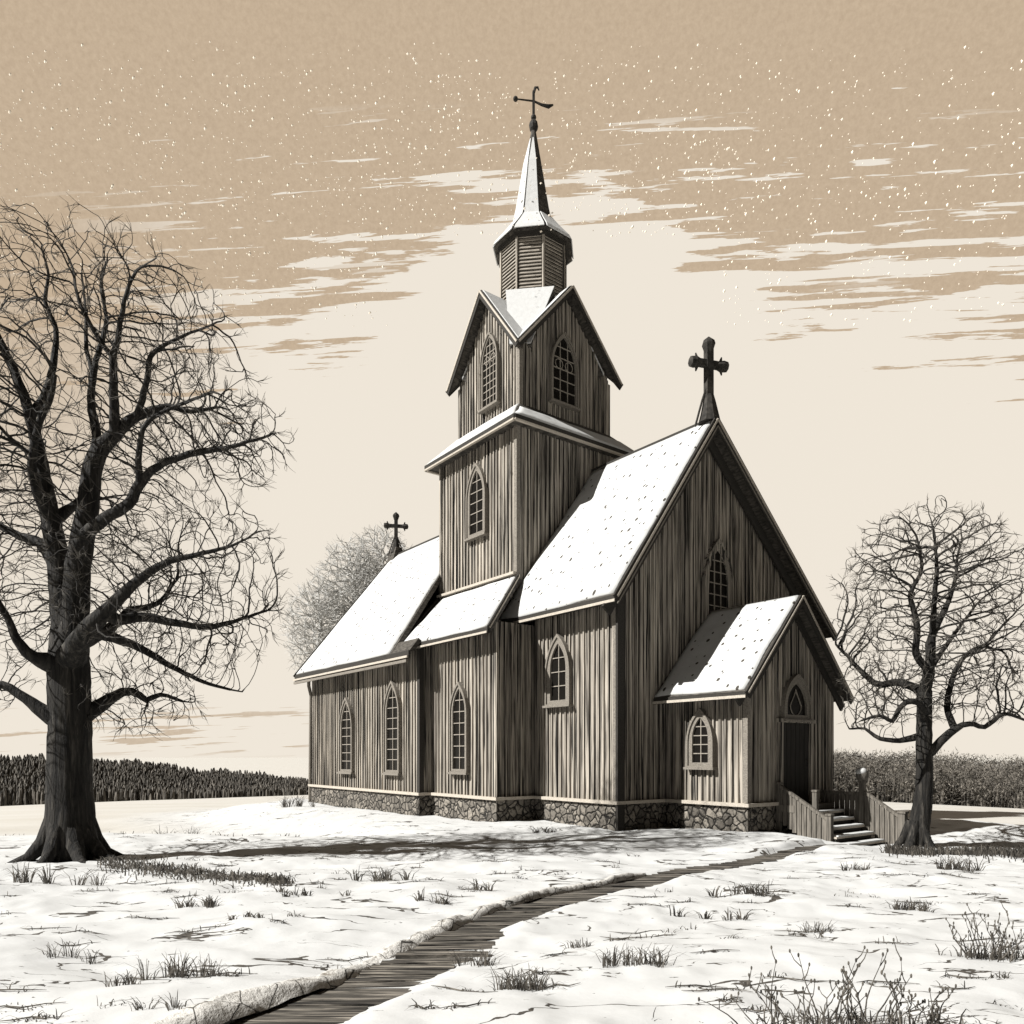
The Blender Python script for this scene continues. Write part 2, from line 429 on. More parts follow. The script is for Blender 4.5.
def edge_board(a, b, parent, w=.05, h=.16, mat='fascia', name='fascia', off=(0,0,0)):
    mb = MB(); o = Vector(off); mb.bar(Vector(a)+o, Vector(b)+o, w, h); return mb.build(name, M[mat], parent)

ZT = .70                                   # top of the stone base
# walls -------------------------------------------------------------
def zl(s): return 6.12+(s+.53)*1.38        # nave roof, left and right slope
def zr(s): return 6.12+(9.95-s)*.8797
RS, RZ = 3.55, 11.75
wall('wall', (0,0), (0,1), (-1,0), 3.455, ZT, [(0,6.5),(3.455,6.5)])
wall('wall', (0,0), (1,0), (0,-1), 9.4, ZT, [(0,zl(0)-.3),(RS,RZ-.3),(9.4,zr(9.4)-.25)], 'tall gabled front wall of dark boards')
wall('wall', (9.4,0), (0,1), (1,0), 4.7, ZT, [(0,6.3),(4.7,6.3)])
wall('wall', (0,4.72), (1,0), (0,1), 9.4, ZT, [(0,zl(0)-.3),(RS,RZ-.3),(9.4,zr(9.4)-.25)], battens=False)
cs = -1.425
def zc(s): return 5.64+(s+1.95)*.93
wall('wall', (cs,3.457), (0,1), (-1,0), 3.62, ZT, [(0,zc(cs)-.2),(3.62,zc(cs)-.2)])
wall('wall', (cs,3.455), (1,0), (0,-1), -cs-.003, ZT, [(0,5.9),(-cs-.003,5.9)])
L_ = math.hypot(.82,1.17); wall('wall', (cs,3.50), (.82/L_,1.17/L_), (1.17/L_,-.82/L_), L_, 5.85, [(0,zc(cs)-.16),(L_,zc(-.605)-.16)])
wall('wall', (-.64,4.68), (1,0), (0,-1), .90, 5.85, [(0,zc(-.64)-.16),(.90,zc(.26)-.16)])
as_ = -1.88
wall('wall', (as_,7.08), (0,1), (-1,0), 8.92, ZT, [(0,5.75),(8.92,5.75)])
wall('wall', (as_,7.08), (1,0), (0,-1), .45, ZT, [(0,5.75),(.45,5.75)])
wall('wall', (as_,16.0), (1,0), (0,1), 8.16, ZT, [(0,5.75),(4.08,10.75),(8.16,5.75)])
wall('wall', (6.28,7.08), (0,1), (1,0), 8.92, ZT, [(0,5.75),(8.92,5.75)])
# tower
TS0,TS1,TT0,TT1 = .27,5.3,4.7,9.24
def ring(s0,s1,t0,t1,z0,z1, gab=None, bat=.19):
    for (o,d,n,L) in (((s0,t0),(0,1),(-1,0),t1-t0), ((s0,t0-.002),(1,0),(0,-1),s1-s0), ((s1,t0),(0,1),(1,0),t1-t0), ((s0,t1+.002),(1,0),(0,1),s1-s0)):
        top = [(0,z1),(L,z1)] if gab is None else [(0,z1),(L/2,gab),(L,z1)]
        wall('tower_wall', o, d, n, L, z0, top, bat=bat)
ring(TS0,TS1,TT0,TT1,5.2,12.75)
US0,US1,UT0,UT1 = .77,4.8,5.2,8.74
ring(US0,US1,UT0,UT1,13.2,15.42,17.62,.16)
# porch
PS0,PS1,PT = 1.905,5.85,-2.7; PR,PZ = 3.79,6.23
def zpl(s): return 3.57+(s-1.40)*1.113
def zpr(s): return 3.62+(6.32-s)*1.032
wall('porch_wall', (PS0,PT), (0,1), (-1,0), 2.7, ZT, [(0,zpl(PS0)-.2),(2.7,zpl(PS0)-.2)])
wall('porch_wall', (PS0,PT-.002), (1,0), (0,-1), PS1-PS0, ZT, [(0,zpl(PS0)-.2),(PR-PS0,PZ-.22),(PS1-PS0,zpr(PS1)-.2)])
wall('porch_wall', (PS1,PT), (0,1), (1,0), 2.7, ZT, [(0,zpr(PS1)-.2),(2.7,zpr(PS1)-.2)])
# stone base and pale water table
def stone(s0,s1,t0,t1,dz):
    g = .05; mb = MB(); mb.box((s0-g,t0-g,-1.2),(s1+g,t1+g,ZT-.01+dz)); mb.build('foundation', M['stone'], church)
stone(0,9.4,0,4.7,0); stone(cs,.5,3.455,7.0,.003); stone(as_,6.28,7.08,16.0,.006); stone(PS0,PS1,PT,-.1,.009)
def sillboard(a, b, n):
    mb = MB(); a = Vector((*a,ZT+.03)); b = Vector((*b,ZT+.03)); k = Vector((*n,0))
    mb.bar(a+k*.07, b+k*.07, .14, .09); mb.build('water_table', M['trim'], church)
for a,b,n in (((0,-.12),(0,3.40),(-1,0)), ((-.135,0),(PS0-.14,0),(0,-1)), ((cs,3.32),(cs,7.02),(-1,0)), ((cs-.135,3.455),(-.145,3.455),(0,-1)),
              ((as_,6.95),(as_,16.1),(-1,0)), ((as_-.135,7.08),(cs-.145,7.08),(0,-1)), ((PS0,PT-.13),(PS0,-.145),(-1,0)), ((PS0-.135,PT),(3.1,PT),(0,-1)), ((4.85,PT),(PS1+.135,PT),(0,-1))):
    sillboard(a,b,n)
# corner boards
def corner(s, t, z0, z1, ds, dt, w=.15, mat='frame'):
    mb = MB(); mb.box((min(s,s+ds*w)-.05*(ds>0)-0, min(t,t+dt*w)-.05*(dt>0), z0), (max(s,s+ds*w)+.05*(ds<0), max(t,t+dt*w)+.05*(dt<0), z1))
    mb.build('corner_board', M[mat], church)
corner(0,0,.77,6.4,1,1,.10); corner(PS0,PT,.77,3.85,1,1,.09); corner(PS1,PT,.77,3.75,-1,1,.09,'board'); corner(cs,3.455,.77,5.85,1,1,.08,'board')
corner(as_,7.08,-.3,5.72,1,1,.12,'fascia'); corner(TS0,TT0,6.5,12.6,1,1,.10); corner(US0,UT0,13.3,15.3,1,1,.10)
corner(TS0,TT1,7,12.6,1,-1,.10,'board'); corner(US0,UT1,13.3,15.3,1,-1,.1,'board'); corner(US1,UT0,13.3,15.3,-1,1,.1,'board'); corner(TS1,TT0,8,12.6,-1,1,.1,'board')
mb = MB(); mb.tube([(as_-.12,16.05,5.3),(as_-.10,16.1,4.9),(as_-.02,16.06,4.5),(as_-.06,16.08,-.2)], .075, 8); mb.build('downpipe', M['frame'], church)
mb = MB(); mb.box((-.10,-.13,-.4),(.16,-.05,6.5)); mb.build('corner_post', M['fascia'], church)

# roofs -------------------------------------------------------------
def gable_roof(q, seed, snow_m=(.04,.10,.02,.06), th=.16, nu=26, nv=22, label=None, board=True, snow=True):
    o = slab('roof', q, th, label=label)
    if snow: snowcover(o, q, .075, snow_m, nu, nv, seed)
    return o
F, B = -.5, 4.69
ro = gable_roof([(-.53,B,6.12),(-.53,F,6.12),(RS,F,RZ),(RS,B,RZ)], 2)
edge_board((-.543,F,6.02),(-.543,B-.02,6.02), ro, .05, .20, 'fascia'); edge_board((-.595,F-.01,5.97),(-.595,B,5.97), ro, .025, .07, 'trim', 'eave_moulding')
rr_ = gable_roof([(9.95,F,6.12),(9.95,B,6.12),(RS,B,RZ),(RS,F,RZ)], 3)
for (a,b) in (((-.53,6.12),(RS,RZ)),((9.95,6.12),(RS,RZ))):
    par = ro if a[0] < 0 else rr_
    edge_board((a[0],F-.02,a[1]-.13),(b[0],F-.02,b[1]-.13), par, .05, .30, 'fascia', 'barge_board')
    edge_board((a[0],F-.055,a[1]-.05),(b[0],F-.055,b[1]-.05), par, .03, .06, 'trim', 'barge_moulding')
    edge_board((a[0],F-.052,a[1]-.24),(b[0],F-.052,b[1]-.24), par, .02, .035, 'frame', 'barge_moulding')
    edge_board((a[0],-.13,a[1]-.36),(b[0],-.13,b[1]-.36), par, .08, .34, 'fascia', 'frieze_board')
cq = [(-1.95,8.35,5.64),(-1.95,3.15,5.64),(.30,4.66,zc(.27)),(.30,9.20,zc(.27))]
rc = gable_roof(cq, 4, (.04,.05,.06,.04))
edge_board((-1.963,3.15,5.54),(-1.963,8.4,5.54), rc, .05, .18); edge_board((-2.015,3.14,5.49),(-2.015,8.4,5.49), rc, .025, .06, 'trim', 'eave_moulding')
edge_board((-1.95,3.13,5.57),(.28,4.63,zc(.27)-.07), rc, .05, .24, 'fascia', 'barge_board'); edge_board((-1.94,3.09,5.62),(.29,4.59,zc(.27)-.02), rc, .03, .05, 'trim', 'barge_moulding')
edge_board((-1.95,8.38,5.60),(.22,9.25,zc(.27)-.03), rc, .06, .22, 'fascia', 'barge_board')
edge_board((.17,4.66,zc(.27)+.07),(.17,9.26,zc(.27)+.07), rc, .16, .08, 'trim', 'flashing_board')
CR, CZ = 2.2, 11.05
def zch(s): return 5.35+(s+2.4)*(CZ-5.35)/4.6
rq = gable_roof([(-2.4,16.5,5.35),(-2.4,8.1,5.35),(CR,10.05,CZ),(CR,16.5,CZ)], 5)
lip = slab('roof', [(-2.4,8.09,5.345),(-2.4,6.85,5.345),(-2.06,6.85,zch(-2.06)),(-2.06,8.2,zch(-2.06))], .14)
edge_board((-2.413,16.5,5.22),(-2.413,6.85,5.22), rq, .05, .26); edge_board((-2.48,16.5,5.14),(-2.48,6.84,5.14), rq, .06, .07, 'trim', 'eave_moulding'); edge_board((-2.47,16.45,5.01),(-2.47,6.9,5.01), rq, .07, .09, 'frame', 'gutter')
r2 = gable_roof([(6.8,8.3,5.35),(6.8,16.5,5.35),(CR,16.5,CZ),(CR,8.3,CZ)], 6)
edge_board((-2.4,16.53,5.25),(CR,16.53,CZ-.1), rq, .05, .24, 'fascia', 'barge_board'); edge_board((6.8,16.53,5.25),(CR,16.53,CZ-.1), r2, .05, .24, 'fascia', 'barge_board')
# ridge lines
for (a,b,pr) in (((RS,F,RZ+.02),(RS,B,RZ+.02),ro), ((CR,8.3,CZ+.02),(CR,16.5,CZ+.02),rq), ((PR,-3.05,PZ+.02),(PR,0,PZ+.02),None)):
    if pr: edge_board(a,b,pr,.10,.10,'fascia','ridge_cap')
# porch roof
PF = -3.05
rp = gable_roof([(1.40,-.02,3.57),(1.40,PF,3.57),(PR,PF,PZ),(PR,-.02,PZ)], 8, th=.13, nu=20, nv=18)
rp2 = gable_roof([(6.32,PF,3.62),(6.32,-.02,3.62),(PR,-.02,PZ),(PR,PF,PZ)], 9, th=.13, nu=20, nv=18)
edge_board((1.387,PF,3.48),(1.387,-.05,3.48), rp, .05, .16); edge_board((1.335,PF-.01,3.44),(1.335,-.05,3.44), rp, .03, .07, 'trim','eave_moulding')
for (a,b,par) in (((1.40,3.57),(PR,PZ),rp),((6.32,3.62),(PR,PZ),rp2)):
    edge_board((a[0],PF-.02,a[1]-.10),(b[0],PF-.02,b[1]-.10), par, .05, .24, 'fascia','barge_board')
    edge_board((a[0],PF-.055,a[1]-.04),(b[0],PF-.055,b[1]-.04), par, .03, .045, 'trim','barge_moulding')
    edge_board((a[0],PT-.08,a[1]-.27),(b[0],PT-.08,b[1]-.27), par, .06, .26, 'fascia','frieze_board')
# skirt roof of the tower
def skirt(s0,s1,t0,t1,z0,S0,S1,T0,T1,z1):
    o = None
    lo = [(s0,t0,z0),(s1,t0,z0),(s1,t1,z0),(s0,t1,z0)]; hi = [(S0,T0,z1),(S1,T0,z1),(S1,T1,z1),(S0,T1,z1)]
    mb = MB(); mb.v = [*lo,*hi,*[(p[0],p[1],z0-.13) for p in lo]]
    for i in range(4):
        j = (i+1)%4; mb.f += [(i,j,4+j,4+i),(8+i,8+j,j,i)]
    mb.f.append((8,9,10,11)); o = mb.build('skirt_roof', M['shingle'], church)
    for i in range(4):
        j = (i+1)%4
        sm = (.05,.04,.03,.04) if i != 0 else (.05,.04,.48,.04)
        snowcover(o, [lo[i],lo[j],hi[j],hi[i]], .05, sm, 24, 8, 20+i, M['snow'], wob=.05)
        edge_board(Vector(lo[i])+Vector((0,0,-.07)), Vector(lo[j])+Vector((0,0,-.07)), o, .07, .13, 'fascia')
        edge_board(Vector(lo[i])+Vector((0,0,-.17)), Vector(lo[j])+Vector((0,0,-.17)), o, .10, .055, 'trim', 'eave_moulding')
e = .42
skirt(TS0-e,TS1+e,TT0-e,TT1+e,12.60,US0-.02,US1+.02,UT0-.02,UT1+.02,13.50)
# cross gables of the belfry
TC = ((US0+US1)/2, (UT0+UT1)/2); g = .32; GZ, GA = 15.30, 17.95
cor = [(US0-g,UT0-g),(US1+g,UT0-g),(US1+g,UT1+g),(US0-g,UT1+g)]
mid = [(TC[0],UT0-g),(US1+g,TC[1]),(TC[0],UT1+g),(US0-g,TC[1])]
for i in range(4):
    a = cor[i]; b = cor[(i+1)%4]; m_ = mid[i]; A = Vector((*m_,GA)); C0 = Vector((*TC,GA))
    n_ = Vector((m_[0]-TC[0], m_[1]-TC[1], 0)).normalized(); rf = None
    for k,(e_) in enumerate((a,b)):
        E = Vector((*e_,GZ)); mb = MB(); nr = (A-E).cross(C0-E).normalized(); nr = nr if nr.z > 0 else -nr
        mb.extr([E,A,C0], -nr*.12); rf = mb.build('gable_roof', M['shingle'], church)
        mb = MB(); mb.extr([E+(A-E)*.02+(C0-E)*.03, E+(A-E)*.96+(C0-E)*.03, E+(A-E)*.02+(C0-E)*.96], nr*.06); mb.build('snow_cover', M['snow'], rf)
        edge_board(E+n_*.02-Vector((0,0,.10)), A+n_*.02-Vector((0,0,.10)), rf, .05, .22, 'fascia', 'barge_board')
        edge_board(E+n_*.06-Vector((0,0,.03)), A+n_*.06-Vector((0,0,.03)), rf, .03, .06, 'trim', 'barge_moulding')
# broach snow slopes between the gables, octagonal lantern, spire
LR = 1.20
def octv(r, z, k): an = PI/8+PI/4*k; return Vector((TC[0]+r*math.cos(an), TC[1]+r*math.sin(an), z))
for i in range(4):
    k = 2*i; an = PI/4+PI/2*i
    ci = [(1,1),(0,1),(0,0),(1,0)][i]
    cs_ = US1+.10 if ci[0] else US0-.10; ct_ = UT1+.10 if ci[1] else UT0-.10
    sx = 1 if ci[0] else -1; sy = 1 if ci[1] else -1
    p0 = octv(LR+.06, 18.10, k); p1 = octv(LR+.06, 18.10, k+1)
    pm = (p0+p1)/2; p0 = pm+(p0-pm)*1.75; p1 = pm+(p1-pm)*1.75; w = .50
    q0 = Vector((cs_, ct_-sy*w, 15.50)); q1 = Vector((cs_-sx*w, ct_, 15.50))
    if (p0-q0).length > (p0-q1).length: q0,q1 = q1,q0
    mb = MB(); mb.extr([p0,p1,q1,q0], (-(sx)*.25,-(sy)*.25,-.45)); o = mb.build('broach_roof', M['shingle'], church)
    up = Vector((sx*.03,sy*.03,.035)); mb = MB(); mb.extr([p0+up,p1+up,q1+up,q0+up], (sx*.02,sy*.02,.02)); mb.build('snow_cover', M['snow'], o)
mb = MB(); mb.extr([octv(LR-.06,17.2,k) for k in range(8)], (0,0,3.1)); lan = mb.build('lantern', M['fascia'], church)
mb = MB()
for k in range(8):
    a0 = octv(LR,0,k); a1 = octv(LR,0,k+1); d_ = (a1-a0)
    for j in range(17):
        z = 18.0+j*.125; zj = .02*math.sin(j*2.1+k)
        p = a0+d_*.07; q = a1-d_*.07; o_ = ((p+q)/2-Vector((*TC,0))).normalized()
        mb.extr([p+Vector((0,0,z))+o_*.03, q+Vector((0,0,z+zj*.5))+o_*.03, q+Vector((0,0,z+.112))-o_*.03, p+Vector((0,0,z+.112))-o_*.03], -o_*.02+Vector((0,0,-.015)))
mb.build('louvers', M['louver'], lan)
mb = MB()
for k in range(8): a0 = octv(LR+.01,17.3,k); mb.tube([a0, a0+Vector((0,0,2.95))], .055, 6)
mb.build('corner_posts', M['board'], lan)
mb = MB(); mb.extr([octv(LR+.12,20.02,k) for k in range(8)], (0,0,.16)); mb.build('cornice', M['fascia'], lan)
# spire: flared skirt + needle
prof = [(1.47,20.16),(1.40,20.30),(1.05,20.72),(.72,21.15),(.62,21.6)]; ZTIP = 24.75
mb = MB(); rings = prof+[(.06,ZTIP)]
for r_,z in rings: mb.v += [tuple(octv(r_,z,k)) for k in range(8)]
for i in range(len(rings)-1):
    for k in range(8): a = i*8+k; b = i*8+(k+1)%8; mb.f.append((a,b,b+8,a+8))
mb.f.append(tuple(range(8))); mb.f.append(tuple((len(rings)-1)*8+k for k in range(8)))
sp = mb.build('spire', M['shingle'], church)
for k in range(8):
    am = PI/4+PI/4*k; west = math.cos(am-PI) > .3
    mb = MB(); seq = prof[:4] if not west else [(prof[i][0],prof[i][1]) for i in range(5)]+[(.33,23.3)]
    pts = []; 
    for (r_,z) in seq:
        a0 = octv(r_+.035,z+.01,k); a1 = octv(r_+.035,z+.01,k+1); ins = .03 if (k%2) else .05
        pts.append((a0+(a1-a0)*ins, a1-(a1-a0)*ins))
    if west: pts[-1] = (pts[-1][0]*.6+pts[-1][1]*.4, pts[-1][1]*.6+pts[-1][0]*.4) if False else pts[-1]
    if west: pts.append(((octv(.13,24.25,k)*.7+octv(.13,24.25,k+1)*.3), (octv(.13,24.25,k)*.3+octv(.13,24.25,k+1)*.7)))
    for i in range(len(pts)-1):
        o_ = Vector((math.cos(am),math.sin(am),.25))*.03
        mb.extr([pts[i][0],pts[i][1],pts[i+1][1],pts[i+1][0]], o_)
    mb.build('snow_cover', M['snow'], sp)

# crosses
def bud(mb, c, dirs, r):
    for d in dirs: mb.ball(Vector(c)+Vector(d)*r, r*.75, nu=8, nv=6)
def cross(base, hh, arm, th, za, label, ped, rot=0):
    mb = MB(); b = Vector((0,0,0))
    mb.tube([b+Vector((0,0,-.1)), b+Vector((0,0,ped*.3)), b+Vector((0,0,ped))], [th*1.5,th*1.1,th*.65], 8)
    mb.bar(b+Vector((0,0,ped*.5)), b+Vector((0,0,hh-th*.8)), th, th, (0,1,0))
    mb.tube([b+Vector((0,0,hh-th*2.4)), b+Vector((0,0,hh-th*1.1)), b+Vector((0,0,hh-th*.6)), b+Vector((0,0,hh))], [th*.5,th*.95,th*.8,.02], 8)
    for sx in (-1,1):
        mb.bar(b+Vector((0,0,za)), b+Vector((sx*(arm-th),0,za)), th*.85, th*.85)
        mb.tube([b+Vector((sx*(arm-th*2),0,za)), b+Vector((sx*(arm-th*.9),0,za)), b+Vector((sx*(arm-th*.2),0,za)), b+Vector((sx*arm,0,za))], [th*.45,th*.8,th*.7,.02], 8)
        for dz in (-1,1): mb.tube([b+Vector((sx*(arm-th*1.3),0,za)), b+Vector((sx*(arm-th*1.0),0,za+dz*th*1.25))], [th*.4,.02], 6)
    for sx in (-1,1):
        mb.tube([b+Vector((sx*th*.4,0,ped*1.25)), b+Vector((sx*th*1.0,0,ped*.75)), b+Vector((sx*th*1.75,0,0)), b+Vector((sx*th*2.1,0,-.25))], th*.16, 5)
    o = mb.build('cross', M['iron'], church); o.location = base; o.rotation_euler = (0,0,rot); o['label'] = label; return o
cross((RS,-.22,RZ+.05), 2.42, .64, .21, 1.62, 'large dark cross on the front gable ridge', .72, R(-20))
cross((CR,16.2,CZ+.25), 1.75, .56, .16, 1.12, 'small dark cross on the rear gable ridge', .5, R(-26))
mb = MB(); mb.extr([(CR-.35,16.55,CZ-.45),(CR+.35,16.55,CZ-.45),(CR+.12,16.55,CZ+.35),(CR-.12,16.55,CZ+.35)], (0,-.6,0)); mb.build('cross_pedestal', M['shingle'], church)
mb = MB(); c = Vector((0,0,0)); mb.ball(c+Vector((0,0,.02)), .17, sz=1.4); mb.ball(c+Vector((0,0,.34)),.10); 
mb.bar(c+Vector((0,0,.2)), c+Vector((0,0,1.28)), .085,.085); mb.tube([c+Vector((.0,0,1.2)),c+Vector((.06,0,1.42)),c+Vector((.15,0,1.45)),c+Vector((.2,0,1.34))],[.05,.05,.04,.02],6)
mb.tube([c+Vector((-.62,0,.93)),c+Vector((0,0,.93)),c+Vector((.3,0,.83)),c+Vector((.55,0,.80)),c+Vector((.72,0,.88))],[.025,.035,.05,.075,.03],6)
mb.ball(c+Vector((-.66,0,.93)),.09); o = mb.build('cross', M['iron'], church); o.location = (*TC,ZTIP); o.rotation_euler = (0,0,-CA+R(8)); o['label'] = 'thin ornate iron cross on the spire tip'

# windows -----------------------------------------------------------
W_ = (-1,0); N_ = (0,-1)
window((as_,0),(0,1),W_, 12.42, 1.35,4.15,1.10, .13, 7, 2)
window((as_,0),(0,1),W_, 8.77, 1.38,4.50,1.05, .13, 7, 2)
window((cs,0),(0,1),W_, 5.30, 1.47,4.22,.92, .12, 6, 2)
window((0,0),(0,1),W_, 2.26, 3.45,5.45,1.02, .17, 3, 2)
window((0,0),(1,0),N_, 4.15, 5.6,8.40,1.30, .20, 6, 3, 'pointed window high in the front gable', frmat='board')
window((TS0,0),(0,1),W_, 6.81, 9.42,11.85,1.08, .15, 5, 2)
window((US0,0),(0,1),W_, 6.75, 13.95,16.45,.98, .10, 8, 4, 'tall latticed belfry window on the sunny side', tracery=True)
window((0,UT0),(1,0),N_, 2.62, 13.95,16.35,1.18, .09, 5, 3, 'traceried belfry window on the shaded side', tracery=True)
window((PS0,0),(0,1),W_, -1.32, 1.68,3.20,.82, .15, 4, 2)
window((0,PT),(1,0),N_, 3.95, 2.95,4.12,1.22, .15, 0, 1, 'pointed blind light above the door', sill=True, frmat='frame')
mb = MB(); mb.tube([Vector((3.95+.26*math.cos(a_)*(1 if math.sin(a_)<0 else max(.0,1-math.sin(a_))), PT-.08, 3.32+.26*math.sin(a_)*(1 if math.sin(a_)<0 else 1.7))) for a_ in [2*PI*i/16 for i in range(17)]], .016, 4); mb.build('tracery', M['lead'], church)
# door
mb = MB(); s0,s1,z1 = 3.30,4.60,2.86
for (a,b) in (((s0-.12,.70),(s0,z1)),((s1,.70),(s1+.12,z1))): mb.box((a[0],PT-.13,a[1]),(b[0],PT-.002,b[1]))
mb.box((s0-.2,PT-.17,z1+.002),(s1+.2,PT-.002,z1+.10)); fr = mb.build('door_frame', M['board'], church)
mb = MB(); mb.box((s0+.003,PT-.06,.71),(s1-.003,PT-.003,z1-.003))
for i in range(6): x = s0+.02+i*.21; mb.box((x,PT-.075,.72),(x+.19,PT-.061,z1-.01))
dr = mb.build('door', M['door'], church)
mb = MB(); mb.tube([(s1-.16,PT-.08,1.7),(s1-.16,PT-.14,1.72),(s1-.16,PT-.14,1.86),(s1-.16,PT-.08,1.88)], .015, 5); mb.build('handle', M['iron'], dr)

# ------------------------------------------------------------------ entrance steps
st = empty('entrance_steps', (CX,CY,0), CA); tag(st, 'short wooden stair with boarded railings leading up to the porch door', 'steps')
p0 = 2.95
mb = MB(); mb.box((3.08,-p0-.32,.52),(5.0,PT-.08,.70)); mb.build('landing', M['rail'], st)
for i in range(5):
    z = .52-.178*(i); t0 = -(p0+.32+.27*i)
    mb = MB(); mb.box((3.16,t0-.30,z-.05),(5.02,t0,z)); tr = mb.build('step', M['trim'], st)
    mb = MB(); mb.box((3.22,t0-.31,z+.001),(4.96,t0-.04,z+.035)); mb.build('snow_cover', M['snow'], tr)
    mb = MB(); mb.box((3.18,t0-.26,z-.36),(4.90,t0-.02,z-.052)); mb.build('riser', M['fascia'], tr)
def railing(s, tA, tB, zA, zB, gA, gB):
    mb = MB(); mb.bar((s,tA,zA),(s,tB,zB),.10,.07); rl = mb.build('handrail', M['rail'], st)
    mb = MB(); n = int(abs(tB-tA)/.13)
    for i in range(n):
        f = (i+.5)/n; t = tA+(tB-tA)*f; zt = zA+(zB-zA)*f-.04; zb = gA+(gB-gA)*f
        mb.box((s-.025,t-.056,zb-.25),(s+.025,t+.056,zt))
    mb.build('railing_boards', M['rail'], rl)
def post(s, t, z0, z1, w=.13, cap=None):
    mb = MB(); mb.box((s-w/2,t-w/2,z0-.3),(s+w/2,t+w/2,z1)); mb.extr([(s-w*.65,t-w*.65,z1),(s+w*.65,t-w*.65,z1),(s+w*.65,t+w*.65,z1),(s-w*.65,t+w*.65,z1)],(0,0,.05))
    o = mb.build('post', M['rail'], st)
    if cap == 'ball':
        mb = MB(); mb.ball((s,t,z1+.20), .155, sz=1.25, nu=16, nv=10); b = mb.build('ball_finial', M['rail'], o, smooth=True)
        mb = MB()
        mb.ball((s-.03,t+.01,z1+.29), .145, sz=.8, nu=14, nv=8); mb.build('snow_cap', M['snow'], b, smooth=True)
railing(3.12, PT-.10, -4.15, 1.22, .42, .55, -.3); post(3.12,-4.22,-.3,.50)
post(3.12, PT-.12, .3, 1.24, .10); post(3.62,-3.55,.2,1.05,.12)
railing(5.1, -4.08, -5.0, 1.02, .42, .3, -.4); post(5.1,-4.0,-.3,1.27,.13,'ball'); post(5.1,-5.06,-.4,.52,.16)
railing(5.1, PT-.10, -3.94, 1.0, .98, .4, .2)

# ------------------------------------------------------------------ bare trees (space colonisation)
def grow(limbs, attr, step, dinf, dkill, iters, gnarl=.35, seed=1, pers=.75):
    g_ = np.random.default_rng(seed); P = []; par = []; rad = []; kids = {}
    def add(p, q, r): P.append(np.array(p,float)); par.append(q); rad.append(r); return len(P)-1
    for limb in limbs:
        pts = [np.array(l[:3],float) for l in limb]; rr = [l[3] for l in limb]
        # Catmull-Rom-like densify
        if P:
            d = np.linalg.norm(np.array(P)-pts[0], axis=1); last = int(np.argmin(d)); 
        else: last = add(pts[0], -1, rr[0])
        for a in range(len(pts)-1):
            n = max(1, int(np.linalg.norm(pts[a+1]-pts[a])/step))
            pa = pts[max(a-1,0)]; pd = pts[min(a+2,len(pts)-1)]; pb = pts[a]; pc = pts[a+1]
            for i in range(1,n+1):
                t = i/n
                q = .5*((2*pb)+(pc-pa)*t+(2*pa-5*pb+4*pc-pd)*t*t+(3*pb-pa-3*pc+pd)*t**3)
                last = add(q+g_.normal(0,step*.05,3), last, rr[a]+(rr[a+1]-rr[a])*t)
    A = attr.copy(); nd = np.full(len(A), 1e9); ni = np.zeros(len(A), int); done = 0; nlimb = len(P)
    alive = np.ones(len(A), bool)
    for it in range(iters):
        new = np.array(P[done:]); 
        if len(new) == 0: break
        for c0 in range(0, len(new), 400):
            D = np.linalg.norm(A[:,None]-new[None,c0:c0+400], axis=2); k = D.argmin(1); dm = D[np.arange(len(A)),k]
            u = dm < nd; nd[u] = dm[u]; ni[u] = k[u]+done+c0
        done = len(P)
        keep = nd > dkill; A = A[keep]; nd = nd[keep]; ni = ni[keep]
        act = nd < dinf
        if not act.any(): break
        ids = np.unique(ni[act])
        for i in ids:
            s_ = A[act & (ni == i)] if False else None
        order = np.argsort(ni[act], kind='stable'); aa = A[act][order]; nn = ni[act][order]
        st_ = np.searchsorted(nn, ids); en = np.append(st_[1:], len(nn))
        for i,a,b in zip(ids, st_, en):
            v = aa[a:b]-P[i]; v = v/np.linalg.norm(v,axis=1)[:,None]; d = v.sum(0)
            if par[i] >= 0: pd = P[i]-P[par[i]]; d = d/max(np.linalg.norm(d),1e-6)+pers*pd/max(np.linalg.norm(pd),1e-6)
            d = d+g_.normal(0,gnarl,3)+np.array((0,0,.16)); d /= max(np.linalg.norm(d),1e-6)
            kk = kids.setdefault(int(i), [])
            if len(kk) > 2 or any(float(d@o) > .9 for o in kk): continue
            kk.append(d); add(P[i]+d*step, int(i), 0)
    return np.array(P), np.array(par), np.array(rad), nlimb
